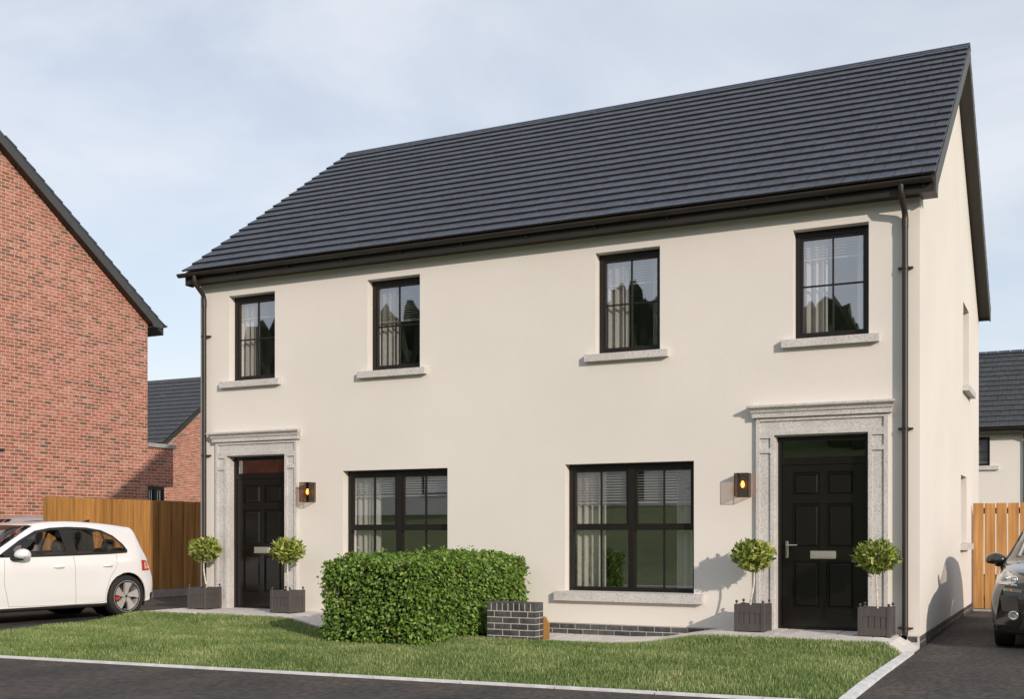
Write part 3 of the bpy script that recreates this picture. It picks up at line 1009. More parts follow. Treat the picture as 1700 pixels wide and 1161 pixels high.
for k, (a, b_) in enumerate(WIN_U):
    curtain(a+.02, a+.36, UZ0-.1, UZ1-.0, 'pleated curtain in the ' + un[k])
    if k in (2, 3):
        curtain(b_-.19, b_-.01, UZ0-.1, UZ1-.0, 'narrow right curtain in the ' + un[k])
    zb = [UZ1-.33, UZ1-.60, UZ1-.40, UZ1-.33][k]
    blind(a+.02, b_-.02, UZ1-.03, zb, ['partly raised venetian blind in the ', 'half lowered venetian blind in the ', 'quarter lowered venetian blind in the ', 'mostly raised venetian blind in the '][k] + un[k])
curtain(2.76, 3.22, .0, 2.1, 'pleated white curtain in the ground floor window behind the hedge')
curtain(6.39, 6.86, .0, 2.1, 'pleated white curtain at the left side of the big window right of the hedge')
curtain(7.86, 8.17, .0, 2.1, 'grey white curtain at the right side of the big window right of the hedge')
blind(2.76, 4.53, 2.08, 1.74, 'venetian blind in the ground floor window behind the hedge')
blind(6.39, 8.16, 2.08, 1.60, 'venetian blind in the big window right of the hedge')

# ------------------------------------------------------------------ wall lamps
def wall_lamp(x, z0, label):
    wd, hh, dp = .175, .295, .175
    r_ = thing('wall_lamp', label, 'lamp', (x, -.001, z0), 0, 'glass wall lamps beside the doors')
    MB().bev(0.02, wd-.02, -.018, 0, .02, hh-.02, .003).build('backplate', M['lampmetal'], r_)
    f = MB(); t = .0065
    for (xx, yy) in ((0,-dp),(wd-t,-dp),(0,-.006),(wd-t,-.006)):
        f.box(xx, xx+t, yy, yy+t, 0, hh)
    for z in (0, hh-t):
        f.box(t, wd-t, -dp, -dp+t, z, z+t); f.box(t, wd-t, -.006, 0, z, z+t)
        f.box(0, t, -dp+t, -.006, z, z+t); f.box(wd-t, wd, -dp+t, -.006, z, z+t)
    f.box(t, wd-t, -dp+t, -.006, hh-.005, hh-.002)
    f.build('lamp_frame', M['lampmetal'], r_)
    i = .003
    g = MB()
    g.quad((t,-dp+i,t),(wd-t,-dp+i,t),(wd-t,-dp+i,hh-t),(t,-dp+i,hh-t))
    g.build('glass_panel', M['lampglass'], r_)
    for xx in (i, wd-i):
        MB().quad((xx,-dp+t,t),(xx,-.006,t),(xx,-.006,hh-t),(xx,-dp+t,hh-t)).build('glass_panel', M['lampglass'], r_)
    c = (wd/2, -dp/2, 0)
    MB().lathe([(0,.262),(.02,.262),(.02,.225),(.0,.225)], 14, 'z', c).build('bulb_holder', M['lampmetal'], r_)
    bb = MB().lathe([(.012,.225),(.018,.205),(.034,.18),(.042,.152),(.038,.124),(.022,.102),(.0,.096)], 16, 'z', c)
    bo = bb.build('bulb', M['bulb_glass'], r_)
    fl = MB().lathe([(.0,.20),(.010,.195),(.020,.175),(.024,.152),(.020,.13),(.010,.116),(.0,.112)], 14, 'z', c)
    fl.build('filament', M['filament'], bo)
    return r_
wall_lamp(2.075, 1.655, 'lit smoked glass wall lamp beside the left front door')
wall_lamp(8.75, 1.64, 'lit smoked glass wall lamp beside the right front door')

# ------------------------------------------------------------------ red brick house on the left
BX = -7.95; BY1 = 7.05; BY0 = -2.0
B_EZ = 6.36; B_AP = (BY0+BY1)/2; B_RISE = 3.16
left = thing('brick_house', 'tall red brick house with gable end and grey roof edge, behind the white car', 'house')
def bl_z(y):   # underside line of the verge on the gable
    return B_EZ + B_RISE*(1-abs(y-B_AP)/(BY1-B_AP))
lw = MB()
lw.add([(BX-.0035,BY0,-.3),(BX-.0035,BY1-.004,-.3),(BX-.0035,BY1-.004,B_EZ+.0),(BX-.0035,B_AP,B_EZ+B_RISE+.0),(BX-.0035,BY0,B_EZ+.0)], [(0,1,2,3,4)])
lw.quad((BX-.008,BY1-.008,-.3),(BX-12,BY1-.008,-.3),(BX-12,BY1-.008,B_EZ),(BX-.008,BY1-.008,B_EZ))
lw.quad((BX-.008,BY0,-.3),(BX-12,BY0,-.3),(BX-12,BY0,B_EZ),(BX-.008,BY0,B_EZ))
lw.add([(BX-12,BY0,-.3),(BX-12,BY1,-.3),(BX-12,BY1,B_EZ),(BX-12,B_AP,B_EZ+B_RISE),(BX-12,BY0,B_EZ)], [(0,1,2,3,4)])
lwall = lw.build('wall', M['mortar'], left)
CD, SD = math.cos(R(26.405)), math.sin(R(26.405))
def project(x, y, z):
    dx, dy = x-CAM.x, y-CAM.y
    rt, fw_ = dx*CD + dy*SD, -dx*SD + dy*CD
    return 850 + 1899.2*rt/fw_, 885 - 1899.2*(z-CAM.z)/fw_, fw_
bricks = []
nrow = int((B_EZ+B_RISE+.3)/.075)
for r_ in range(nrow):
    z = -.3 + r_*.075 + .005
    y = BY1 - (.0 if r_ % 2 == 0 else -.1125)
    while y > BY0:
        y0, y1 = y-.2135, y
        y1 = min(y1, BY1)
        y0 = max(y0, BY0)
        y -= .225
        if y1-y0 < .05: continue
        # clip under the verge
        if z+.03 > max(bl_z(y0), bl_z(y1))+.05: continue
        px, py, d = project(BX, (y0+y1)/2, z+.03)
        vis = 3 < px < 243 and -10 < py < (826 if px > 80 else 868)
        bricks.append((0 if vis else 1, d, y0, y1, z))
bricks.sort()
bm_ = {}
rest = MB()
def brick_v(y0, y1, z0, z1, j):
    e = .0015
    xo = BX + j
    return [(xo-e,y0,z0),(xo-e,y1,z0),(xo-e,y1,z1),(xo-e,y0,z1),(xo,y0+e,z0+e),(xo,y1-e,z0+e),(xo,y1-e,z1-e),(xo,y0+e,z1-e)] , [(4,5,6,7),(0,1,5,4),(1,2,6,5),(2,3,7,6),(3,0,4,7)]
for k, (vv, d, y0, y1, z) in enumerate(bricks):
    if k < 300:
        key = round(y1-y0, 3)
        if key not in bm_:
            b = MB(); e = .0015; ht = .0635
            b.add([(-.012,0,0),(-.012,key,0),(-.012,key,ht),(-.012,0,ht),(-e,0,0),(-e,key,0),(-e,key,ht),(-e,0,ht),(0,e,e),(0,key-e,e),(0,key-e,ht-e),(0,e,ht-e)],
                  [(8,9,10,11),(4,5,9,8),(5,6,10,9),(6,7,11,10),(7,4,8,11),(0,1,5,4),(1,2,6,5),(2,3,7,6),(3,0,4,7)])
            bm_[key] = b.mesh('brick', M['red_brick'])
        link('brick', bm_[key], lwall, (BX+random.uniform(-.001,.001), y0, z))
    else:
        v_, f_ = brick_v(y0, y1, z, z+.0635, random.uniform(-.001,.001))
        v_ = v_ + [(BX-.012, v_[i][1], v_[i][2]) for i in range(4)]
        rest.add(v_, f_ + [(8,9,1,0),(9,10,2,1),(10,11,3,2),(11,8,0,3)])
stuff(rest.build('brick', M['red_brick'], lwall))
# return (back) wall corner bricks are out of view
# roof with barge board
PB = math.atan2(B_RISE, BY1-B_AP)
def verge_pts(x0, x1, off_b, off_t, yend0, yend1):
    pass
lr = MB()
ov = .33
def gl(y, off):  # line parallel to verge shifted up
    return bl_z(y) + off
lr.prism([(BY0-ov, gl(BY0-ov,-.04)), (B_AP, gl(B_AP,-.04)), (BY1+ov, gl(BY1+ov,-.04)), (BY1+ov, gl(BY1+ov,.20)), (B_AP, gl(B_AP,.20)), (BY0-ov, gl(BY0-ov,.20))], 'x', BX-12.2, BX+.20)
lroof = lr.build('roof', M['plastic'], left)
# verge: board outside, dark soffit under it, tiles on top
vb = MB()
y1 = BY1+ov-.02
vb.prism([(BY0-ov, gl(BY0-ov,-.07)), (B_AP, gl(B_AP,-.07)), (BY1-.06, gl(BY1-.06,-.07)), (BY1-.02, B_EZ-.11), (y1, B_EZ-.11), (y1, gl(y1,.18)), (B_AP, gl(B_AP,.18)), (BY0-ov, gl(BY0-ov,.18))], 'x', BX+.20, BX+.225)
vb.build('barge_board', mat('grey_barge_board', (.055,.058,.06), .6, var=.05), left)
MB().box(BX-12, BX+.20, BY1, BY1+ov-.02, B_EZ-.11, B_EZ-.09).build('soffit', M['board'], left)
MB().box(BX-12, BX+.20, BY1+ov-.04, BY1+ov-.02, B_EZ-.10, B_EZ+.0).build('fascia', M['plastic'], left)
gutter(left, BX-12, BX+.24, BY1+ov+.045, B_EZ-.02, .055, [BX-.5])
# courses of tiles showing along the verge
ey2 = Vector((0,-math.cos(PB),math.sin(PB))); ez2 = Vector((0,math.sin(PB),math.cos(PB)))
p0 = Vector((0, BY1+ov+.02, gl(BY1+ov,.19)-.01))
n2 = int((BY1+ov-B_AP)/math.cos(PB)/.30)
edge = MB(); 
for k in range(n2):
    p = p0 + ey2*(k*.30)
    vv = [(BX-12.2,0,.0),(BX+.235,0,.0),(BX+.235,.34,-.03),(BX-12.2,.34,-.03),(BX-12.2,0,.04),(BX+.235,0,.04),(BX+.235,.34,.01),(BX-12.2,.34,.01)]
    MB().add([p + ex*v[0] + ey2*v[1] + ez2*v[2] for v in vv], TF).build('tile_course', M['tile'], lroof)
ey3 = Vector((0,math.cos(PB),math.sin(PB))); ez3 = Vector((0,-math.sin(PB),math.cos(PB)))
p0 = Vector((0, BY0-ov-.02, gl(BY0-ov,.19)-.01))
fs_ = MB()
for k in range(n2):
    p = p0 + ey3*(k*.30)
    fs_.add([p + ex*v[0] + ey3*v[1] + ez3*v[2] for v in vv], TF)
stuff(fs_.build('tile_course', M['tile'], lroof))
# rear sun room of the brick house
sr = MB()
sr.box(BX-4, BX-.0035, BY1+.0, 7.93, 2.34, 3.30)
srw = sr.build('sunroom_wall', M['mortar'], left)
for r_ in range(13):
    z = 2.34 + r_*.075
    y = BY1 + .004 - (0 if r_ % 2 == 0 else .1125)
    while y < 7.93:
        y0, y1 = max(y, BY1+.004), min(y+.215, 7.935)
        y += .225
        if y1-y0 < .04: continue
        b = MB(); v_, f_ = brick_v(y0, y1, z, z+.065, random.uniform(-.001,.002)); b.add(v_, f_); b.build('brick', M['red_brick'], srw)
MB().bev(BX-4, BX+.05, BY1+.02, 8.0, 3.305, 3.41, .01).build('sunroom_coping', M['concrete'], left)
# glazing under the parapet
putS = lambda a, d, z: (BX-d+.1, a, z)
window(left, putS, BY1+.02, 7.66, .3, 2.335, 'quad', None, .045, 'sunroom_window')
MB().box(BX-3.9, BX-.3, BY1+.1, 7.9, -.2, .28).build('sunroom_base', M['interior'], left)
MB().box(BX-.22, BX-.2, BY1+.03, 7.64, .3, 2.3).build('sunroom_blind', M['bronze_yellow'], left)
# window ledge seen at the picture's left edge
MB().box(BX-.01, BX+.08, 2.30, 2.82, 2.95, 2.985).build('ledge', M['board'], left)

# ------------------------------------------------------------------ houses behind
def tiled_slope(parent, x0, x1, ye, ze, yr, zr, nc, facing=1):
    ln = math.hypot(yr-ye, zr-ze); a = math.atan2(zr-ze, abs(yr-ye))
    e1 = Vector((0, math.copysign(math.cos(a), yr-ye), math.sin(a))); e2 = Vector((0, -math.copysign(math.sin(a), yr-ye), math.cos(a)))
    b = MB(); g = ln/nc
    for r_ in range(nc):
        x = x0 - (0 if r_ % 2 == 0 else .15)
        p = Vector((0, ye, ze)) + e1*(r_*g)
        while x < x1:
            a0, a1 = max(x, x0), min(x+.30, x1)
            x += .30
            if a1-a0 < .03: continue
            vv = [(a0,0,.01),(a1-.008,0,.01),(a1-.008,g+.04,-.01),(a0,g+.04,-.01),(a0,0,.045),(a1-.008,0,.045),(a1-.008,g+.04,.015),(a0,g+.04,.015)]
            b.add([p + ex*v[0] + e1*v[1] + e2*v[2] for v in vv], TF); b.m[-4] = 1
    return stuff(b.build('roof_tile', [M['tile_far'], M['tile_edge']], parent))
# back left: red brick house, gable to the right
HB = thing('brick_house', 'small red brick house far back between the brick gable and the white house', 'house')
hx, hy, hd = -23.2, 23.9, 8.6
b = MB()
zE = 5.05; zA = zE + (hd/2)*math.tan(R(37))
b.add([(hx-.006,hy,-.35),(hx-.006,hy+hd,-.35),(hx-.006,hy+hd,zE),(hx-.006,hy+hd/2,zA),(hx-.006,hy,zE)], [(0,1,2,3,4)])
b.quad((hx,hy,-.35),(hx-9,hy,-.35),(hx-9,hy,zE),(hx,hy,zE))
b.quad((hx,hy+hd,-.35),(hx-9,hy+hd,-.35),(hx-9,hy+hd,zE),(hx,hy+hd,zE))
HBw = b.build('wall', M['mortar'], HB)
b = MB()
for r_ in range(int((zA+.3)/.075)):
    z = -.3 + r_*.075
    y = hy - (0 if r_ % 2 == 0 else .1125)
    while y < hy+hd:
        y0, y1 = max(y, hy), min(y+.213, hy+hd); y += .225
        if y1-y0 < .04: continue
        tz = zE + (hd/2-abs((y0+y1)/2-hy-hd/2))*math.tan(R(37))
        if z+.06 > tz: continue
        b.add([(hx,y0,z),(hx,y1,z),(hx,y1,z+.063),(hx,y0,z+.063),(hx-.006,y0,z),(hx-.006,y1,z),(hx-.006,y1,z+.063),(hx-.006,y0,z+.063)], [(0,1,2,3),(0,1,5,4),(2,3,7,6),(1,2,6,5),(3,0,4,7)])
for r_ in range(70):
    z = -.3 + r_*.075
    x = hx - 6 - (0 if r_ % 2 == 0 else .1125)
    while x < hx-.1:
        b.add([(x,hy-.006,z),(x+.213,hy-.006,z),(x+.213,hy-.006,z+.063),(x,hy-.006,z+.063),(x,hy,z),(x+.213,hy,z),(x+.213,hy,z+.063),(x,hy,z+.063)], [(0,1,2,3),(0,1,5,4),(2,3,7,6)])
        x += .225
stuff(b.build('brick', M['red_brick'], HBw))
b = MB()
c_ = math.tan(R(37))
b.prism([(hy-.4,zE-.2),(hy+hd/2,zA+.1),(hy+hd+.4,zE-.2),(hy+hd+.4,zE+.0),(hy+hd/2,zA+.3),(hy-.4,zE+.0)], 'x', hx-9.2, hx+.18)
HBr = b.build('roof', M['plastic'], HB)
tiled_slope(HBr, hx-9.2, hx+.2, hy-.45, zE+.02, hy+hd/2, zA+.33, 16)
MB().box(hx-9, hx+.18, hy-.42, hy-.40, zE-.28, zE+.02).build('fascia', M['plastic'], HB)
gutter(HB, hx-9, hx+.2, hy-.48, zE+.02, .06, [hx-1])
MB().tube([(hx-.35,hy-.46,zE-.05),(hx-.35,hy-.3,zE-.25),(hx-.35,hy-.08,zE-.5),(hx-.35,hy-.08,0)], .04, 8).build('downpipe', M['plastic'], HB)
# back right: white house
HW = thing('rendered_house', 'cream rendered house with dark tiled roof behind the timber fence on the right', 'house')
rx0, rx1, ry, rd = 4.5, 13.4, 31.3, 8.0
zE = 5.0; zA = 8.33
b = MB()
wall_sheet(b, [(8.7,9.65,3.66,4.73),(11.6,12.5,3.66,4.73)], rx0, rx1, -.35, zE+.1, lambda a,d,z: (a, ry+d, z), .15)
b.add([(rx1,ry,-.35),(rx1,ry+rd,-.35),(rx1,ry+rd,zE),(rx1,ry+rd/2,zA-.1),(rx1,ry,zE)], [(0,1,2,3,4)])
b.add([(rx0,ry,-.35),(rx0,ry+rd,-.35),(rx0,ry+rd,zE),(rx0,ry+rd/2,zA-.1),(rx0,ry,zE)], [(0,1,2,3,4)])
b.quad((rx0,ry+rd,-.35),(rx1,ry+rd,-.35),(rx1,ry+rd,zE),(rx0,ry+rd,zE))
b.box(rx0+.1, rx1-.1, ry+1.2, ry+1.3, -.3, 5)
b.build('wall', M['render'], HW)
putW = lambda a, d, z: (a, ry+d, z)
for a, b_ in ((8.7,9.65),(11.6,12.5)):
    window(HW, putW, a, b_, 3.66, 4.73, 'plain', (a-.25,b_+.30,3.50,3.664,.1), .09)
    MB().box(a+.05, b_-.05, ry+.28, ry+.30, 3.68, 4.7).build('window_blind', M['far_slat'], HW)
b = MB()
b.prism([(ry-.4,zE-.05),(ry+rd/2,zA),(ry+rd+.4,zE-.05),(ry+rd+.4,zE-.2),(ry-.4,zE-.2)], 'x', rx0-.2, rx1+.2)
HWr = b.build('roof', M['plastic'], HW)
tiled_slope(HWr, rx0-.2, rx1+.2, ry-.45, zE+.02, ry+rd/2, zA+.02, 15)
x = rx0-.2
while x < rx1+.1:
    q = MB()
    q.prism([(ry+rd/2-.14,zA+.0),(ry+rd/2,zA+.12),(ry+rd/2+.14,zA+.0)], 'x', x, x+.43); q.build('ridge_tile', M['tile'], HWr)
    x += .45
gutter(HW, rx0-.2, rx1+.2, ry-.46, zE+.0, .06, [8.0, 10.0, 12.0])
MB().tube([(10.83,ry-.46,zE-.05),(10.83,ry-.3,zE-.2),(10.83,ry-.07,zE-.45),(10.83,ry-.07,-.2)], .045, 8).build('downpipe', M['plastic'], HW)

# ------------------------------------------------------------------ fences
FX = -3.95
F1 = thing('fence', 'close boarded golden timber fence with concrete base left of the white house', 'fence', (FX, .45, -.11))
MB().box(-.03, .03, .02, 8.6, 0, .15).build('gravel_board', M['concrete'], F1)
MB().box(-.10, -.0, -.0, .10, 0, 1.93).build('post', M['pine'], F1)
for z in (.35, 1.0, 1.7):
    MB().box(-.07, -.020, .1, 8.6, z, z+.08).build('rail', M['timber_dark'], F1)
pm = MB().bev(.004, .024, 0, .168, .155, 1.945, .003).mesh('plank', M['pine'])
pm2 = MB().bev(-.018, .002, -.018, .19, .155, 1.945, .003).mesh('plank', M['pine'])
y = 0; i = 0
while y < 8.5:
    link('plank', pm2 if i % 2 else pm, F1, (random.uniform(-.001,.001), y, random.uniform(-.004,.004)))
    y += .1735; i += 1
F2 = thing('fence', 'orange timber fence of spaced vertical boards behind the dark car', 'fence', (10.96, 7.14, -.16))
pm = MB().bev(0, .166, -.011, .011, .035, 1.86, .003).mesh('plank', M['oak'])
x = .0; i = 0
while x < 5.6:
    link('plank', pm, F2, (x, 0, random.uniform(-.004,.004)))
    x += .186; i += 1
for z in (.15, 1.68):
    MB().box(0, 5.7, .012, .05, z, z+.10).build('rail', M['timber_dark'], F2)
MB().box(-.0, 5.7, -.02, .05, -.02, .025).build('base_strip', M['concrete'], F2)
for x in (1.9, 3.75, 5.6):
    MB().box(x, x+.09, .05, .14, 0, 1.8).build('post', M['timber_dark'], F2)

# ------------------------------------------------------------------ dark brick pier and timber board by the hedge
gw = thing('garden_wall', 'low dark grey brick wall with upright coping bricks beside the hedge', 'wall', (6.13, -1.82, -.12))
gw.rotation_euler = (0, 0, 0)
LW, TW = .66, .215
MB().box(.004, LW-.004, .004, TW-.004, 0, .455).build('mortar_core', M['pale_mortar'], gw)
def gbrick(x0, x1, y0, y1, z0, z1):
    return MB().bev(x0, x1, y0, y1, z0, z1, .004).build('brick', M['dark_brick'], gw)
for r_ in range(5):
    z = -.012 + r_*.075
    xs_ = [0, .215] if r_ % 2 == 1 else [0, .1025]
    x = LW - (.215 if r_ % 2 == 1 else .16)
    first = True
    xe = LW
    xx = LW
    wds = [.215]*4 if r_ % 2 == 1 else [.1025, .215, .215, .18]
    for wd in wds:
        x0 = max(0, xx-wd)
        if xx-x0 > .03:
            gbrick(x0, xx, 0, .10, z, z+.065)
            gbrick(x0, xx, .112, TW, z, z+.065)
        xx = x0 - .01
        if xx <= 0: break
x = LW
while x > .02:
    x0 = max(0, x-.065)
    gbrick(x0, x, 0, TW, .363, .466)
    x = x0-.0105
tb_ = MB().prism([(0,0),(.095,0),(.095,.195),(.05,.275),(0,.275)], 'y', 0, .03)
ob_ = tb_.build('timber_board', M['oak'], None, (6.745, -1.56, -.11))
tag(ob_, 'orange timber offcut board standing behind the low dark brick wall', 'board')

# ------------------------------------------------------------------ planters and bay trees
def planter():
    r_ = thing('planter', 'p', 'planter', (0,0,0), 0, 'square planters beside the front doors')
    s, hh = .185, .335
    ps = .05
    for sx in (-1, 1):
        for sy in (-1, 1):
            x0 = sx*s - (ps if sx > 0 else 0); y0 = sy*s - (ps if sy > 0 else 0)
            p = MB().bev(x0, x0+ps, y0, y0+ps, 0, hh, .003).build('post', M['planter'], r_)
            f = MB(); cx_, cy_ = x0+ps/2, y0+ps/2
            f.lathe([(.009,hh-.002),(.007,hh+.012)], 10, 'z', (cx_,cy_,0))
            f.sphere((cx_,cy_,hh+.03), .0185, 12)
            f.build('finial', M['ball'], p)
    e = .012
    for k in range(4):
        rot = Matrix.Rotation(k*math.pi/2, 4, 'Z')
        def put(b, *a):
            t = MB().box(*a)
            b.add([rot @ Vector(v) for v in t.v], t.f)
        q = s-ps
        b = MB(); put(b, -q, q, -s+.006, -s+.03, hh-.105, hh-.006); b.build('rail', M['planter'], r_)
        b = MB(); put(b, -q, q, -s+.008, -s+.03, .010, .10); b.build('rail', M['planter'], r_)
        n_ = 4
        for i in range(n_):
            b = MB(); wd = 2*q/n_
            put(b, -q+wd*i+.0035, -q+wd*(i+1)-.0035, -s+.013, -s+.028, .095, hh-.103); b.build('plank', M['planter'], r_)
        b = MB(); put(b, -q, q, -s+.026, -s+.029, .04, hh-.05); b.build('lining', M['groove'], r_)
    MB().box(-s+.03, s-.03, -s+.03, s-.03, .05, hh-.05).build('soil', M['soil'], r_)
    return r_
def leaf_quad(c, d, n_, ln, wd, fold=.25):
    """folded leaf: 6 verts, 4 quads/tris. d=direction, n_=normal"""
    d = d.normalized(); s_ = d.cross(n_).normalized(); n_ = s_.cross(d)
    a = c; t = c + d*ln
    m1 = c + d*ln*.32; m2 = c + d*ln*.68 - n_*ln*.05
    return [a, m1 + s_*wd*.5 + n_*wd*fold, m2 + s_*wd*.42 + n_*wd*fold, t - n_*ln*.12, m2 - s_*wd*.42 + n_*wd*fold, m1 - s_*wd*.5 + n_*wd*fold, m1, m2], [(0,6,1),(6,7,2,1),(7,3,2),(0,5,6),(6,5,4,7),(7,4,3)]
def bay_tree():
    r_ = thing('bay_tree', 't', 'tree', (0,0,0), 0, 'clipped bay trees in planters')
    MB().tube([(.035,0,.27),(.03,0,.36),(.005,.0,.48),(-.012,.0,.60),(-.012,0,.70),(0,0,.82),(0,0,.95)], [.013,.0125,.012,.0115,.011,.01,.006], 8).build('trunk', M['bark'], r_)
    tw = MB(); rnd = random.Random(3)
    C0 = Vector((0,0,.915))
    b = MB()
    for k in range(70):
        v = Vector((rnd.gauss(0,1), rnd.gauss(0,1), rnd.gauss(0,1))).normalized()
        tw.tube([C0 - Vector((0,0,.08)) + v*.02, C0 + Vector((v.x*.22, v.y*.22, v.z*.19))], [.004,.002], 4, cap=False)
    tw.build('branch', M['bark'], r_)
    for k in range(900):
        v = Vector((rnd.gauss(0,1), rnd.gauss(0,1), rnd.gauss(0,1))).normalized()
        q = rnd.random()
        rad = (.232 if q < .7 else .232*rnd.uniform(.45,.95)) * rnd.uniform(.72, 1.14)
        if v.z < -.3: rad *= .9
        p = C0 + Vector((v.x*rad, v.y*rad, v.z*rad*.80))
        d = (v*.9 + Vector((rnd.gauss(0,.55), rnd.gauss(0,.55), rnd.gauss(.28,.45)))).normalized()
        n_ = (v + Vector((rnd.gauss(0,.5), rnd.gauss(0,.5), .6+rnd.gauss(0,.4)))).normalized()
        ln = rnd.uniform(.072,.118)
        vv, ff = leaf_quad(p - d*ln*.5, d, n_, ln, ln*rnd.uniform(.26,.36))
        b.add(vv, ff, 0, False)
    o = b.build('crown', M['bay_leaf'], r_)
    return r_
P0 = planter(); T0 = bay_tree()
spots = [(.38,-.34,.008,'left of the left front door','left front door, at its left side'),
         (2.07,-.45,.004,'right of the left front door','left front door, at its right side'),
         (9.055,-.42,-.008,'left of the right front door','right front door, at its left side'),
         (10.505,-.42,-.008,'right of the right front door','right front door, at its right side')]
for i, (x, y, z, l1, l2) in enumerate(spots):
    p = P0 if i == 0 else copy_tree(P0)
    t = T0 if i == 0 else copy_tree(T0)
    p.location = (x, y, z); t.location = (x, y, z)
    t.rotation_euler = (0, 0, [.4, 2.1, 3.6, 5.2][i])
    p['label'] = 'dark grey wooden planter with ball finials standing ' + l1
    t['label'] = 'clipped ball headed bay tree potted beside the ' + l2

# ------------------------------------------------------------------ hedge
hg = thing('hedge', 'dense square clipped green hedge between the two front gardens', 'hedge', (5.25, -1.66, -.11))
hw, hl, hh = .65, 1.44, .97
def rnd_box(rnd):
    """point on the hedge's rounded outline and its normal"""
    areas = [2*hl*hh, 2*hl*hh, 2*hw*hh, 2*hw*hh, 4*hw*hl]
    k = rnd.choices(range(5), areas)[0]
    u, v = rnd.uniform(-1, 1), rnd.uniform(0, 1)
    if k == 0: p, n_ = Vector((hw, u*hl, v*hh)), Vector((1,0,0))
    elif k == 1: p, n_ = Vector((-hw, u*hl, v*hh)), Vector((-1,0,0))
    elif k == 2: p, n_ = Vector((u*hw, -hl, v*hh)), Vector((0,-1,0))
    elif k == 3: p, n_ = Vector((u*hw, hl, v*hh)), Vector((0,1,0))
    else: p, n_ = Vector((u*hw, rnd.uniform(-1,1)*hl, hh)), Vector((0,0,1))
    return p, n_
import mathutils.noise as mn
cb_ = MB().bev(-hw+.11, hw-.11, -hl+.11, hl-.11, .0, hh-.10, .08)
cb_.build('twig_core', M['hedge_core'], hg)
rnd = random.Random(11)
leaves = []
for k in range(27000):
    p, n_ = rnd_box(rnd)
    q = p*1.0
    # soft edges and clumps
    w_ = mn.noise(Vector((p.x*3.1, p.y*3.1, p.z*3.6))) * .085 + mn.noise(Vector((p.x*9, p.y*9+4, p.z*9))) * .05
    ed = sorted([abs(abs(p.x)-hw), abs(abs(p.y)-hl), abs(p.z-hh)])[1]
    rnd_in = .07*max(0, 1-ed/.13)
    depth = rnd.random()**2.2*.15
    pos = p + n_*(w_ - depth - rnd_in + .03)
    if p.z < .12: pos -= n_*.05*(1-p.z/.12)
    d = (n_*rnd.uniform(.2,.9) + Vector((rnd.gauss(0,.6), rnd.gauss(0,.6), rnd.gauss(-.25,.5)))).normalized()
    nn = (n_*.7 + Vector((rnd.gauss(0,.4), rnd.gauss(0,.4), .65+rnd.gauss(0,.35)))).normalized()
    if rnd.random() < .022:
        pos += n_*rnd.uniform(.03,.10)
    ln = rnd.uniform(.034,.062)
    leaves.append((pos, d, nn, ln, ln*rnd.uniform(.62,.8)))
# the 300 leaves that show largest are objects of their own
def vis_key(l):
    wp = Vector(l[0]) + Vector((5.25,-1.66,-.11))
    outer = (abs(l[0].x) > hw-.02 and l[0].x > 0) or l[0].y < -hl+.02 or l[0].z > hh-.02
    return (0 if outer else 1, (wp-CAM).length - l[3]*40)
leaves.sort(key=vis_key)
fol = MB()
lm_cache = []
for k in range(12):
    ln = .060
    b = MB(); vv, ff = leaf_quad(Vector((0,0,0)), Vector((1,0,0)), Vector((0,0,1)), ln, ln*(.64+.013*k), .10+.02*k)
    b.add(vv, ff); lm_cache.append(b.mesh('leaf', M['hedge_leaf']))
for k, (p, d, nn, ln, wd) in enumerate(leaves):
    if k < 290:
        s_ = d.cross(nn).normalized(); n2_ = s_.cross(d)
        mt = Matrix((d, -s_, n2_)).transposed().to_4x4()
        o = link('leaf', lm_cache[k % 12], hg)
        o.matrix_local = Matrix.Translation(p) @ mt
    else:
        vv, ff = leaf_quad(p, d, nn, ln, wd)
        fol.add(vv, ff)
fo = fol.build('foliage', M['hedge_leaf'], hg)
stuff(fo)
tw = MB()
for k in range(420):
    p, n_ = rnd_box(rnd)
    a = p - n_*.12 - Vector((0,0,.08))
    d = (n_*.5 + Vector((rnd.gauss(0,.5), rnd.gauss(0,.5), .7))).normalized()
    tw.tube([a, a+d*.09, a+d*.17+n_*.025], [.003,.0025,.0015], 4, cap=False)
stuff(tw.build('twig', M['twig'], hg))

# ------------------------------------------------------------------ grass blades on the lawn
rng = np.random.default_rng(5)
NB = 230000
xx = rng.uniform(-.6, 10.92, NB); yy = rng.uniform(-5.6, PATH_Y+.03, NB)
ky = -5.35 + (xx-2.0)*.068
ll = -.52 + (-yy)*.135
edge_j = rng.uniform(-.02, .03, NB)
keep = (yy > ky+.045) & (xx > ll-.03+edge_j) & (xx < 10.875) & (yy < PATH_Y+.02+edge_j*.5)
# out under the hedge
keep &= ~((np.abs(xx-5.25) < hw-.1) & (np.abs(yy+1.66) < hl-.1))
keep &= ~((xx > 6.13) & (xx < 6.79) & (yy > -1.82) & (yy < -1.6))
xx, yy = xx[keep], yy[keep]; n_ = len(xx)
zz = np.array([lawn_z(a, b) for a, b in zip(xx, yy)]) - .004
patch = np.array([mn.noise(Vector((a*.9, b*1.6, 0))) for a, b in zip(xx, yy)])
patch2 = np.array([mn.noise(Vector((a*3.1, b*4.5, 5))) for a, b in zip(xx, yy)])
h_ = rng.uniform(.030, .062, n_) * (1 + .22*patch + .15*patch2)
ang = rng.uniform(0, 2*np.pi, n_); lean = rng.uniform(.03, .5, n_)
lx, ly = np.cos(ang)*lean*h_, np.sin(ang)*lean*h_
fa = rng.uniform(0, np.pi, n_); hwid = rng.uniform(.0020, .0042, n_)
sx, sy = np.cos(fa)*hwid, np.sin(fa)*hwid
V = np.zeros((n_, 5, 3), np.float32)
V[:,0] = np.stack([xx-sx, yy-sy, zz], 1); V[:,1] = np.stack([xx+sx, yy+sy, zz], 1)
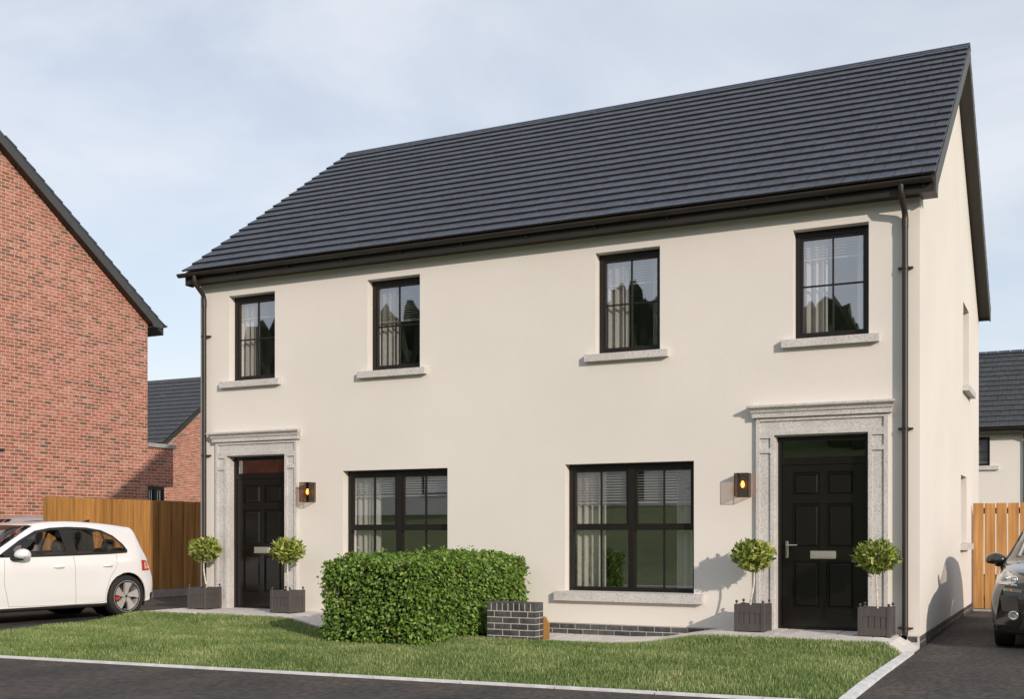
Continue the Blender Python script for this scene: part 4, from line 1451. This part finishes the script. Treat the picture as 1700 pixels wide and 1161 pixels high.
V[:,2] = np.stack([xx+lx*.4+sx*.8, yy+ly*.4+sy*.8, zz+h_*.6], 1); V[:,3] = np.stack([xx+lx*.4-sx*.8, yy+ly*.4-sy*.8, zz+h_*.6], 1)
V[:,4] = np.stack([xx+lx, yy+ly, zz+h_*(1-.25*lean)], 1)
base = (np.arange(n_)*5)[:,None]
quads = base + np.array([[0,1,2,3]]); tris = base + np.array([[3,2,4]])
me = bpy.data.meshes.new('grass')
me.vertices.add(n_*5); me.vertices.foreach_set('co', V.ravel())
loops = np.concatenate([quads, tris], 1).ravel().astype(np.int32)
me.loops.add(len(loops)); me.loops.foreach_set('vertex_index', loops)
me.polygons.add(n_*2)
ls = (np.arange(n_)*7)[:,None] + np.array([[0,4]])
me.polygons.foreach_set('loop_start', ls.ravel().astype(np.int32))
me.update(calc_edges=True)
at = me.attributes.new('tone', 'FLOAT', 'POINT')
tone = np.clip(  .45 + .30*patch + .20*patch2 + rng.normal(0, .25, n_), 0, 1)
at.data.foreach_set('value', np.repeat(tone, 5).astype(np.float32))
gm = bpy.data.materials.new('grass_blade'); gm.use_nodes = True
gn = gm.node_tree; gp = gn.nodes['Principled BSDF']
ga = gn.nodes.new('ShaderNodeAttribute'); ga.attribute_name = 'tone'
gr = gn.nodes.new('ShaderNodeValToRGB')
e = gr.color_ramp.elements
e[0].color = (.085,.145,.035,1); e[1].color = (.68,.62,.36,1)
x_ = e.new(.45); x_.color = (.205,.290,.082,1)
x_ = e.new(.8); x_.color = (.34,.415,.155,1)
gn.links.new(ga.outputs['Fac'], gr.inputs[0]); gn.links.new(gr.outputs[0], gp.inputs['Base Color'])
gp.inputs['Roughness'].default_value = .6
gt = gn.nodes.new('ShaderNodeBsdfTranslucent'); gn.links.new(gr.outputs[0], gt.inputs[0])
gx = gn.nodes.new('ShaderNodeMixShader'); gx.inputs[0].default_value = .3
gn.links.new(gp.outputs[0], gx.inputs[1]); gn.links.new(gt.outputs[0], gx.inputs[2]); gn.links.new(gx.outputs[0], gn.nodes['Material Output'].inputs['Surface'])
me.materials.append(gm)
tag(stuff(link('grass', me)), 'short mown green grass of the front lawn', 'grass')

# ------------------------------------------------------------------ cars
def crom(P, sub):
    """Catmull-Rom through a list of numpy points"""
    P = [np.array(p, float) for p in P]
    out_ = []
    for i in range(len(P)-1):
        p0 = P[max(i-1,0)]; p1 = P[i]; p2 = P[i+1]; p3 = P[min(i+2,len(P)-1)]
        for k in range(sub):
            t = k/sub
            m1 = (p2-p0)*.42; m2 = (p3-p1)*.42
            h00 = 2*t**3-3*t**2+1; h10 = t**3-2*t**2+t; h01 = -2*t**3+3*t**2; h11 = t**3-t**2
            out_.append(h00*p1+h10*m1+h01*p2+h11*m2)
    out_.append(P[-1])
    return out_

STN = [
 [(2.06,0,.22),(2.05,.60,.22),(2.10,.66,.34),(2.13,.64,.54),(2.10,.62,.67),(2.06,.56,.745),(2.09,.30,.775),(2.10,0,.785)],
 [(1.95,0,.18),(1.95,.72,.19),(1.96,.80,.32),(1.96,.82,.55),(1.93,.78,.71),(1.88,.68,.815),(1.92,.36,.85),(1.93,0,.86)],
 [(1.70,0,.18),(1.70,.78,.18),(1.70,.86,.30),(1.70,.87,.55),(1.67,.84,.76),(1.62,.74,.875),(1.62,.40,.915),(1.62,0,.925)],
 [(1.30,0,.18),(1.30,.80,.18),(1.30,.88,.28),(1.30,.895,.55),(1.28,.87,.82),(1.24,.77,.93),(1.22,.42,.975),(1.22,0,.985)],
 [(.90,0,.18),(.90,.80,.18),(.90,.875,.27),(.90,.895,.56),(.88,.875,.885),(.84,.755,.985),(1.00,.42,1.015),(1.06,0,1.02)],
 [(.45,0,.18),(.45,.80,.18),(.45,.875,.27),(.45,.893,.57),(.45,.875,.91),(.40,.68,1.205),(.55,.38,1.235),(.62,0,1.245)],
 [(.05,0,.18),(.05,.80,.18),(.05,.875,.27),(.05,.893,.57),(.05,.875,.92),(.02,.61,1.385),(.14,.34,1.425),(.18,0,1.432)],
 [(-.45,0,.18),(-.45,.80,.18),(-.45,.875,.27),(-.45,.895,.58),(-.45,.878,.93),(-.45,.585,1.428),(-.45,.32,1.468),(-.45,0,1.476)],
 [(-1.05,0,.18),(-1.05,.80,.18),(-1.05,.878,.27),(-1.05,.90,.58),(-1.05,.88,.945),(-1.05,.575,1.408),(-1.05,.31,1.452),(-1.05,0,1.46)],
 [(-1.50,0,.19),(-1.50,.80,.19),(-1.50,.87,.28),(-1.50,.89,.58),(-1.48,.86,.95),(-1.56,.545,1.36),(-1.58,.30,1.402),(-1.59,0,1.41)],
 [(-1.78,0,.21),(-1.78,.76,.21),(-1.78,.84,.30),(-1.76,.86,.58),(-1.69,.82,.95),(-1.76,.55,1.315),(-1.85,.30,1.352),(-1.88,0,1.36)],
 [(-1.95,0,.23),(-1.95,.72,.23),(-1.97,.79,.33),(-1.95,.81,.58),(-1.86,.75,.93),(-1.89,.60,1.02),(-1.94,.32,1.04),(-1.95,0,1.04)],
 [(-2.04,0,.27),(-2.04,.62,.27),(-2.07,.70,.36),(-2.07,.72,.56),(-1.97,.70,.83),(-1.98,.58,.90),(-2.01,.30,.91),(-2.02,0,.91)],
]
AX = 1.315; WR = .325
WPOLY = [(.78,.962),(.60,1.06),(.38,1.185),(.10,1.32),(-.15,1.362),(-.45,1.378),(-.78,1.368),(-1.02,1.33),(-1.20,1.245),(-1.32,1.12),(-1.36,1.03),(-1.34,1.000),(-1.0,.985),(-.4,.972),(.2,.962)]

def in_poly(p, q, poly):
    c = False; n = len(poly)
    for i in range(n):
        x1, y1 = poly[i]; x2, y2 = poly[(i+1)%n]
        if (y1 > q) != (y2 > q) and p < (x2-x1)*(q-y1)/(y2-y1)+x1: c = not c
    return c
def inset(poly, d):
    n = len(poly); ar = sum(poly[i][0]*poly[(i+1)%n][1]-poly[(i+1)%n][0]*poly[i][1] for i in range(n))
    sg = 1 if ar > 0 else -1
    out_ = []
    for i in range(n):
        a = Vector(poly[i-1]); b = Vector(poly[i]); c = Vector(poly[(i+1)%n])
        e1 = (b-a).normalized(); e2 = (c-b).normalized()
        n1 = Vector((-e1.y, e1.x))*sg; n2 = Vector((-e2.y, e2.x))*sg
        m = (n1+n2); m = m/max(.3, m.length_squared)*2 if m.length > 1e-6 else n1
        out_.append((b + m*d*.999)[:])
    return out_
def clip_x(poly, lo, hi):
    def cl(P, f, cut):
        o = []
        for i in range(len(P)):
            a, b = P[i], P[(i+1)%len(P)]
            ia, ib = f(a[0]), f(b[0])
            if ia: o.append(a)
            if ia != ib:
                t = (cut-a[0])/(b[0]-a[0]); o.append((cut, a[1]+(b[1]-a[1])*t))
        return o
    return cl(cl(poly, lambda x: x >= lo, lo), lambda x: x <= hi, hi)

def car(name, label, paint, loc, rz, kind='hatch', zs=1.0, group=None, badge=False):
    root = thing(name, label, 'car', loc, rz, group)
    NSUB = 14
    stn = STN
    if kind == 'suv':                                  # blunter, wider nose
        stn = [[(x, y*(1.27 if i == 0 else 1.10 if i == 1 else 1.03 if i == 2 else 1.0), z) for x, y, z in st] for i, st in enumerate(STN)]
    if kind == 'hatch':                                # short rear overhang
        stn = [[((x if x > -1.5 else -1.5 + (x+1.5)*.76), y, z) for x, y, z in st] for st in stn]
    rows = [crom(st, 5) for st in stn]                 # along the section
    nr = len(rows[0])
    cols = [crom([r_[j] for r_ in rows], NSUB) for j in range(nr)]   # along the length
    ns = len(cols[0])
    G = [[cols[j][i]*np.array([1,1,zs]) for j in range(nr)] for i in range(ns)]
    verts = []; ring = 2*nr-2
    for i in range(ns):
        for j in range(nr): verts.append(tuple(G[i][j]))
        for j in range(nr-2, 0, -1):
            v = G[i][j]; verts.append((v[0], -v[1], v[2]))
    faces = []
    for i in range(ns-1):
        for j in range(ring):
            faces.append((i*ring+j, i*ring+(j+1)%ring, (i+1)*ring+(j+1)%ring, (i+1)*ring+j))
    caps = [tuple(range(ring)), tuple(range((ns-1)*ring, ns*ring))]
    allf = faces + caps
    bvh = BVHTree.FromPolygons([Vector(v) for v in verts], allf)
    def side(x, z, sg, off=.004):
        h = bvh.ray_cast(Vector((x, sg*3, z)), Vector((0,-sg,0)))
        if h[0] is None: return None
        nrm = h[1] if h[1].y*sg > 0 else -h[1]
        return h[0] + nrm*off
    def front(y, z, dx=1, off=.004):
        h = bvh.ray_cast(Vector((4*dx, y, z)), Vector((-dx,0,0)))
        if h[0] is None: return None
        nrm = h[1] if h[1].x*dx > 0 else -h[1]
        return h[0] + nrm*off
    Z = lambda P: [(a, b*zs) for a, b in P]
    WP = Z(WPOLY)
    hole = inset(WP, .012)
    wz = WR
    # windscreen / rear window by grid index
    jw0 = 5*5+1
    i_w0, i_w1 = 4*NSUB+2, 6*NSUB-2
    i_r0, i_r1 = 10*NSUB+2, 11*NSUB-1
    body = MB(); ws = MB(); rw = MB(); cutw = set(); cuta = set(); AR = .362
    for k, f in enumerate(faces):
        i, j = k//ring, k % ring
        jj = j if j < nr-1 else ring-1-j
        c = sum((Vector(verts[q]) for q in f), Vector())/4
        if jj >= jw0 and i_w0 <= i < i_w1: ws.add([verts[q] for q in f], [(0,1,2,3)], 0, True); continue
        if jj >= jw0 and i_r0 <= i < i_r1: rw.add([verts[q] for q in f], [(0,1,2,3)], 0, True); continue
        P_ = [verts[q] for q in f]
        if abs(c.y) > .45 and (in_poly(c.x, c.z, hole) or any(in_poly(p[0], p[2], hole) for p in P_)):
            cutw.update(f); continue
        if abs(c.y) > .5 and any((p[0]-a)**2 + (p[2]-wz)**2 < AR**2 for a in (AX,-AX) for p in P_):
            cuta.update(f); continue
        body.f.append(f); body.m.append(1 if c.z < .235*zs or (kind == 'hatch' and c.x < -1.80 and c.z < .36) else 0); body.sm.append(True)
    # pull the cut edges on to the exact arch circle and window outline
    used = {q for f in body.f for q in f}
    vcut = [list(v) for v in verts]
    for q in cuta & used:
        v = vcut[q]; a = AX if v[0] > 0 else -AX
        dx, dz = v[0]-a, v[2]-wz; l = math.hypot(dx, dz)
        if l < AR*1.35: v[0], v[2] = a + dx*AR/l, wz + dz*AR/l
    HO = [Vector(p) for p in hole]
    for q in cutw & used:
        v = vcut[q]; p = Vector((v[0], v[2])); best = None
        for i in range(len(HO)):
            a, b = HO[i], HO[(i+1) % len(HO)]
            t = max(0, min(1, (p-a).dot(b-a)/(b-a).length_squared)); c2 = a + (b-a)*t
            if best is None or (c2-p).length < (best-p).length: best = c2
        h = bvh.ray_cast(Vector((best.x, math.copysign(3, v[1]), best.y)), Vector((0, -math.copysign(1, v[1]), 0)))
        if h[0] is not None: v[0], v[1], v[2] = h[0]
    body.v = [tuple(v) for v in vcut]
    for c_ in caps: body.f.append(c_); body.m.append(0); body.sm.append(True)
    bo = body.build('body', [M[paint], M['blacktrim']], root)
    for b, nm in ((ws,'windscreen'),(rw,'rear_window')):
        o = b.build(nm, M['carglass'], root)
        bmw = bmesh.new(); bmw.from_mesh(o.data); bmesh.ops.remove_doubles(bmw, verts=bmw.verts, dist=1e-4)
        for fc in bmw.faces: fc.smooth = True
        bmw.to_mesh(o.data); bmw.free()
    def densify(P, st=.05):
        o = []
        for i in range(len(P)):
            a, b = Vector(P[i]), Vector(P[(i+1)%len(P)])
            n = max(1, int((b-a).length/st))
            for k in range(n): o.append((a+(b-a)*k/n)[:])
        return o
    def patch(P, sg, off, name, m, fn=None, parent=None):
        """area projected on to the body side"""
        fn = fn or (lambda a, b: side(a, b, sg, off))
        D = densify(P, .06)
        xs_, zs_ = [p[0] for p in D], [p[1] for p in D]
        inner = []
        x = min(xs_)+.04
        while x < max(xs_):
            z = min(zs_)+.03
            while z < max(zs_):
                if in_poly(x, z, P): inner.append((x, z))
                z += .07
            x += .08
        pts = [Vector(p) for p in D+inner]
        nD = len(D)
        r_ = delaunay_2d_cdt(pts, [(i,(i+1)%nD) for i in range(nD)], [], 1, 1e-5)
        P3 = [fn(v[0], v[1]) for v in r_[0]]
        b = MB()
        good = [f for f in r_[2] if all(P3[q] is not None for q in f)]
        b.add([p if p is not None else Vector() for p in P3], good, 0, True)
        return b.build(name, m, parent or root)
    def band(P0, P1, sg, off, name, m, parent=None, closed=True):
        A = [side(p[0], p[1], sg, off) for p in P0]; B = [side(p[0], p[1], sg, off) for p in P1]
        b = MB(); n = len(A)
        for i in range(n if closed else n-1):
            q = (A[i], A[(i+1)%n], B[(i+1)%n], B[i])
            if any(v is None for v in q): continue
            b.add(q, [(0,1,2,3)], 0, True)
        return b.build(name, m, parent or root)
    DW = densify(WP, .04)
    DO = inset(DW, -.010); DI = inset(DW, .026)
    for sg in (1, -1):
        band(DO, DI, sg, .003, 'window_trim', M['blacktrim'])
        gi = inset(WP, .02)
        for lo, hi in ((-.28, 2), (-.99, -.46), (-2, -1.025)):
            P = clip_x(gi, lo, hi)
            patch(P, sg, -.004, 'side_window', M['carglass'])
        for lo, hi in ((-.46, -.28), (-1.025, -.99)):
            patch(clip_x(gi, lo, hi), sg, .001, 'window_pillar', M['blacktrim'])
        # mirror sail triangle
        patch(clip_x(gi, .53, 2), sg, .0025, 'mirror_sail', M['blacktrim'])
        # wheel arches
        for a in (AX, -AX):
            n = 40
            an = [-.45 + (math.pi+.9)*k/n for k in range(n+1)]
            arc = lambda r_: [(a+r_*math.cos(t), wz+r_*math.sin(t)) for t in an]
            band(arc(.368), arc(.364), sg, .002, 'wheel_arch', M['blacktrim'], None, False)
            lin = MB(); vs_ = []
            for y_ in (.50, .862):
                vs_ += [(p[0], sg*y_, p[1]) for p in arc(.366)]
            lin.add(vs_, [(k,k+1,n+2+k,n+1+k) for k in range(n)], 0, True)
            lin.add([(p[0], sg*.50, p[1]) for p in arc(.366)], [tuple(range(n+1))])
            lin.build('arch_liner', M['blacktrim'], root)
        # shut lines
        for L_ in ([(.72,.93),(.74,.60),(.66,.26)], [(-.38,.955),(-.40,.60),(-.42,.24)], [(-1.13,.97),(-1.12,.80),(-1.00,.62),(-.93,.40),(-.93,.26)], [(.66,.262),(-.42,.244),(-.93,.262)]):
            D = []
            for i in range(len(L_)-1):
                for k in range(8): D.append((Vector(L_[i])*(1-k/8)+Vector(L_[i+1])*(k/8))[:])
            D.append(L_[-1]); D = Z(D)
            vert = abs(L_[0][0]-L_[-1][0]) < 1
            d_ = (.0035, 0) if vert else (0, .0035)
            band([(p[0]-d_[0], p[1]-d_[1]) for p in D], [(p[0]+d_[0], p[1]+d_[1]) for p in D], sg, .0012, 'shut_line', mat_line, None, False)
        # door handles
        for hx_ in (-.12, -.95):
            c = side(hx_, .80*zs, sg, .012)
            b = MB(); b.tube([c+Vector((-.085,0,0)), c+Vector((-.05,sg*.014,0)), c+Vector((.05,sg*.014,0)), c+Vector((.085,0,0))], [.006,.013,.013,.006], 8)
            b.build('door_handle', M[paint], root)
        # mirror
        mc = side(.60, .965*zs, sg, 0)
        ctr = mc + Vector((-.10 if kind == 'hatch' else .02, sg*(.13 if kind == 'hatch' else .085), .02))
        b = MB()
        prof = []
        for i in range(9):
            t = i/8*math.pi
            for k in range(16):
                a_ = 2*math.pi*k/16
                x_, y_, z_ = -math.cos(t), math.sin(t)*math.cos(a_), math.sin(t)*math.sin(a_)
                z2 = z_ if z_ > 0 else z_*.55
                prof.append((ctr.x + x_*(.11 if kind == 'hatch' else .075) + .02*abs(y_), ctr.y + y_*.125, ctr.z + z2*.095))
        b.add(prof, [(i*16+k, i*16+(k+1)%16, (i+1)*16+(k+1)%16, (i+1)*16+k) for i in range(8) for k in range(16)], 0, True)
        mo = b.build('mirror', M[paint], root)
        MB().tube([mc - Vector((0,sg*.02,.03)), mc + Vector((.01,sg*.06,-.035)), ctr + Vector((0,0,-.045))], [.03,.026,.03], 8).build('mirror_arm', M['blacktrim'], mo)
        b = MB(); b.tube([ctr+Vector((.03,-sg*.09,-.045)), ctr+Vector((.055,0,-.035)), ctr+Vector((.03,sg*.10,-.03))], .009, 6); b.build('mirror_trim', M['blacktrim'], mo)
        # lights
        if kind == 'hatch':
            tl = [(-1.60,.71),(-1.88,.715),(-1.84,.86),(-1.60,.875)]
            tl_o = patch(Z(tl), sg, .006, 'tail_light', M['taillight'])
            patch(Z([(-1.66,.735),(-1.80,.745),(-1.80,.775),(-1.70,.77),(-1.70,.84),(-1.66,.84)]), sg, .009, 'light_bar', M['taillight2'], None, tl_o)
        hl = [(.62,.735),(.86,.745),(.885,.91),(.79,.90),(.62,.82)] if kind == 'suv' else [(.50,.62),(.74,.66),(.76,.745),(.52,.70)]
        fn = lambda a, b_: front(sg*a, b_, 1, .006)
        ho = patch(Z(hl), sg, .006, 'headlight', M['lens'], fn)
        if kind == 'suv':
            for (cy, cz, rr) in ((.74,.80,.036),(.655,.785,.042)):
                c = front(sg*cy, cz*zs, 1, .010)
                if c is None: continue
                b = MB(); b.lathe([(rr,0),(rr*.9,.012),(rr*.75,.004),(rr*.55,.010),(0,.016)], 16, 'x', c); b.build('lamp_bowl', M['lens2'], ho)
            dl = patch(Z([(.57,.655),(.76,.675),(.78,.70),(.74,.71),(.57,.69)]), sg, .006, 'daytime_light', M['lens2'], fn)
            patch(Z([(.68,.668),(.695,.67),(.695,.70),(.68,.70)]), sg, .009, 'indicator', M['amber'], lambda a, b_: front(sg*a, b_, 1, .009), dl)
            patch(Z([(.60,.42),(.78,.46),(.80,.63),(.62,.62)]), sg, .003, 'side_vent', M['blacktrim'], lambda a, b_: front(sg*a, b_, 1, .003))
            c = front(sg*.66, .405*zs, 1, .012)
            if c is not None:
                b = MB(); b.lathe([(.055,0),(.052,.012),(.04,.004),(.0,.010)], 18, 'x', c); b.build('fog_light', M['lens2'], root)
    if kind == 'suv':
        patch(Z([(-.42,.44),(.42,.44),(.50,.60),(.46,.70),(-.46,.70),(-.50,.60)]), 1, .004, 'grille', M['blacktrim'], lambda a, b_: front(a, b_, 1, .004))
        patch(Z([(-.6,.25),(.6,.25),(.55,.38),(-.55,.38)]), 1, .004, 'lower_grille', M['blacktrim'], lambda a, b_: front(a, b_, 1, .004))
    else:
        patch(Z([(-.5,.30),(.5,.30),(.58,.52),(-.58,.52)]), 1, .004, 'grille', M['blacktrim'], lambda a, b_: front(a, b_, 1, .004))
        patch(Z([(-.5,.45),(.5,.45),(.5,.56),(-.5,.56)]), 1, .004, 'number_plate_recess', M['blacktrim'], lambda a, b_: front(a, b_, -1, .004))
        MB().prism([(-1.28,1.43*zs),(-1.10,1.45*zs),(-1.26,1.505*zs),(-1.29,1.51*zs)], 'y', -.012, .012).build('aerial', M['blacktrim'], root)
    if badge:
        c = side(.86, .70, -1, .004)
        MB().box(c.x-.06, c.x+.06, c.y-.003, c.y+.003, c.z-.014, c.z+.014).build('badge', M['redcal'], root)
    # interior
    it = MB()
    it.box(-1.7, 1.0, -.74, .74, .24, .34)
    it.box(.62, 1.0, -.72, .72, .6, .93*zs)
    it.box(-1.66, -1.42, -.62, .62, .4, .93*zs)
    it.build('cabin_floor', M['blacktrim'], root)
    def seat(xc, yc, wd):
        b = MB()
        b.bev(xc-.25, xc+.25, yc-wd, yc+wd, .34, .52*zs, .05)
        t = MB().bev(-.07, .07, -wd, wd, 0, .56*zs, .05)
        rt = Matrix.Rotation(R(-17), 4, 'Y')
        b.add([rt @ Vector(v) + Vector((xc-.22, yc, .46*zs)) for v in t.v], t.f)
        for yy_ in ([0] if wd < .3 else [-.36, .36]):
            t = MB().bev(-.05, .05, -.13, .13, .58*zs, .77*zs, .045)
            b.add([rt @ Vector(v) + Vector((xc-.22, yc+yy_, .46*zs)) for v in t.v], t.f)
        b.build('seat', M['seat'], root)
    seat(-.05, .37, .25); seat(-.05, -.37, .25); seat(-.95, 0, .62)
    MB().tube([(.48+.03*math.sin(t), .37*(-1 if kind=='hatch' else 1)+.18*math.cos(t), .93*zs+.17*math.sin(t)) for t in [2*math.pi*k/20 for k in range(21)]], .014, 6).build('steering_wheel', M['blacktrim'], root)
    # wheels
    def wheel(a, sg):
        yo = sg*.875
        prof = [(.215,-.10),(.30,-.105),(.318,-.09),(.325,-.05),(.325,.05),(.318,.09),(.30,.105),(.285,.11),(.246,.098)]
        wr = link('wheel', None, root, (a, sg*.79, wz))
        t = MB().lathe([(r_, -h*sg) for r_, h in prof], 40, 'y').mesh('tyre', M['rubber'])
        bpy.data.objects.remove(wr)
        wr = link('wheel', t, root, (a, sg*.79, wz))
        # rim
        b = MB()
        b.lathe([(.248,-.09*sg),(.248,.096*sg),(.238,.104*sg),(.228,.096*sg),(.220,.02*sg),(.220,-.08*sg)], 40, 'y')
        for k in range(5):
            a0 = 2*math.pi*k/5 + .3
            def pt(r_, an, y_): return (r_*math.cos(an), y_*sg, r_*math.sin(an))
            A = [(.04,a0-.75),(.05,a0+.65),(.13,a0+.42),(.229,a0+.50),(.229,a0-.16),(.13,a0-.22)]
            F_ = [pt(r_, an, .075 + .022*(r_/.212)) for r_, an in A]; B_ = [pt(r_, an, .045 + .01*(r_/.212)) for r_, an in A]
            n = len(A)
            b.add(F_+B_, [tuple(range(n)), tuple(range(2*n-1,n-1,-1))] + [(i,(i+1)%n,n+(i+1)%n,n+i) for i in range(n)])
        b.lathe([(0,.082*sg),(.035,.080*sg),(.06,.072*sg),(.06,.03*sg)], 20, 'y')
        b.build('rim', M['alloy'], wr)
        d = MB().lathe([(.0,.012*sg),(.165,.012*sg),(.165,-.01*sg),(0,-.01*sg)], 30, 'y'); d.build('brake_disc', M['chrome'], wr)
        c = MB().lathe([(.09,.035*sg),(.18,.035*sg),(.18,-.03*sg),(.09,-.03*sg)], 8, 'y', (0,0,0), 0, False, -.35, .75); c.build('brake_caliper', M['redcal' if kind == 'hatch' else 'chrome'], wr)
        h = MB()
        h.lathe([(0,.086*sg),(.022,.085*sg),(.024,.078*sg)], 14, 'y')
        for k in range(5):
            a0 = 2*math.pi*k/5+.95
            h.lathe([(0,.083*sg),(.009,.082*sg),(.009,.074*sg)], 8, 'y', (.044*math.cos(a0), 0, .044*math.sin(a0)))
        h.build('hub_cap', M['blacktrim'], wr)
    for a in (AX, -AX):
        for sg in (1, -1): wheel(a, sg)
    # underside shadow box so no light shows through the car
    MB().box(-1.75, 1.9, -.48, .48, .20, .24).build('underside_shadow_box', M['blacktrim'], root)
    return root
mat_line = mat('panel_gap', (.30,.29,.28), .8)
# car +x is its nose; rz turns the nose towards the road
def place_car(rear_near, rz, sgn):
    pass
CARZ = R(-90 - 7)
def car_loc(wx, wy, rz, lx, ly):
    c, s_ = math.cos(rz), math.sin(rz)
    return (wx - (lx*c - ly*s_), wy - (lx*s_ + ly*c))
lx_, ly_ = car_loc(-.50, -1.08, CARZ, -AX, .89)
car('parked_car', 'white hatchback with alloy wheels parked on the drive at the left', 'white_paint', (lx_, ly_, -.112), CARZ, 'hatch', 1.0, None, True)
car('parked_car', 'black car with large headlights parked nose out on the right drive', 'black_paint', (12.60, 2.10, -.172), R(-90), 'suv', 1.03)
car('parked_car', 'pinkish silver car mostly hidden behind the white hatchback', 'silver_paint', (-6.2, 1.2, -.10), R(-90), 'hatch', 1.10)

# ------------------------------------------------------------------ across the road (seen in the window glass)
def far_house(x, y, rz, label, wallm, wd=9, dp=8, ez=5.1, z0=0):
    r_ = thing('house', label, 'house', (x, y, z0), rz, None)
    b = MB()
    rise = dp/2*math.tan(R(37))
    holes = [(1.2,2.2,3.3,4.6),(wd-2.2,wd-1.2,3.3,4.6),(1.0,2.9,.8,2.2),(wd-2.4,wd-1.3,0,2.3)]
    wall_sheet(b, holes, 0, wd, -2, ez, lambda a,d,z: (a,d,z), .15)
    for X in (0, wd):
        b.add([(X,0,-2),(X,dp,-2),(X,dp,ez),(X,dp/2,ez+rise),(X,0,ez)], [(0,1,2,3,4)])
    b.quad((0,dp,-2),(wd,dp,-2),(wd,dp,ez),(0,dp,ez))
    b.box(.1, wd-.1, 1.0, 1.1, 0, ez)
    b.build('wall', wallm, r_)
    for (a, c, z0_, z1) in holes[:3]:
        window(r_, lambda p, d, z: (p, d, z), a, c, z0_, z1, 'plain', (a-.15,c+.15,z0_-.12,z0_+.004,.08), .07)
    MB().box(wd-2.4, wd-1.3, .1, .15, 0, 2.3).build('door', M['door'], r_)
    b = MB(); b.prism([(-.4,ez-.25),(dp/2,ez+rise+.05),(dp+.4,ez-.25),(dp+.4,ez-.05),(dp/2,ez+rise+.3),(-.4,ez-.05)], 'x', -.2, wd+.2)
    b.build('roof', M['tile'], r_)
    return r_
red_flat = mat('red_brick_far', (.40,.13,.07), .9, var=.2, vscale=3, fine=.2, finescale=20)
for (x, y, wm, lb, rz, wd) in ((-16.0,-38,'render','cream house across the road facing the hedge window',math.pi,9.5), (-27.5,-37,'red','red brick house across the road opposite the left front door',math.pi,9),
                       (-17.0,-45,'render','cream gable fronted house across the road beyond its neighbour',-math.pi/2,9), (-3.6,-46,'render','cream house across the road opposite the right front door',math.pi,8)):
    far_house(x, y, rz, lb, M['render'] if wm == 'render' else red_flat, wd=wd, dp=6 if rz < 0 else 8, z0=ter_z(x, y)+.3)
# wooded hillside
fb_ = MB(); rnd = random.Random(4)
bm0 = bmesh.new(); bmesh.ops.create_icosphere(bm0, subdivisions=3, radius=1)
iv0 = [v.co.copy() for v in bm0.verts]; bm0.verts.index_update(); iff = [[v.index for v in f.verts] for f in bm0.faces]; bm0.free()
TPL = []
for k in range(10):
    off = Vector((k*7.3, k*3.7, k*1.9))
    TPL.append([v*(1 + .42*mn.noise(v*2.1+off) + .34*mn.noise(v*5.2+off) + .25*mn.noise(v*11+off)) for v in iv0])
def crown_h(x):
    P = [(-400,4.5),(-125,2.5),(-100,2.5),(-84,15),(-62,15),(-45,12.5),(-25,9.5),(0,9),(200,8)]
    for (a, p), (b_, q) in zip(P, P[1:]):
        if a <= x <= b_: return p + (q-p)*(x-a)/(b_-a)
    return 6
for k in range(650):
    x = rnd.uniform(-190, 60); y = -rnd.uniform(80, 190)
    z = ter_z(x, y); h = crown_h(x*150/max(120,-y))*rnd.uniform(.6, 1.1); w_ = rnd.uniform(1.8, 3.4)
    ca, sa = math.cos(k), math.sin(k)
    fb_.add([(x + (v.x*ca-v.y*sa)*w_, y + (v.x*sa+v.y*ca)*w_, z + h*.45 + v.z*h*.6) for v in TPL[k % 10]], iff, 0, False)
tag(stuff(fb_.build('forest', M['forest'])), 'dark wooded hillside across the road, reflected in the windows', 'forest')
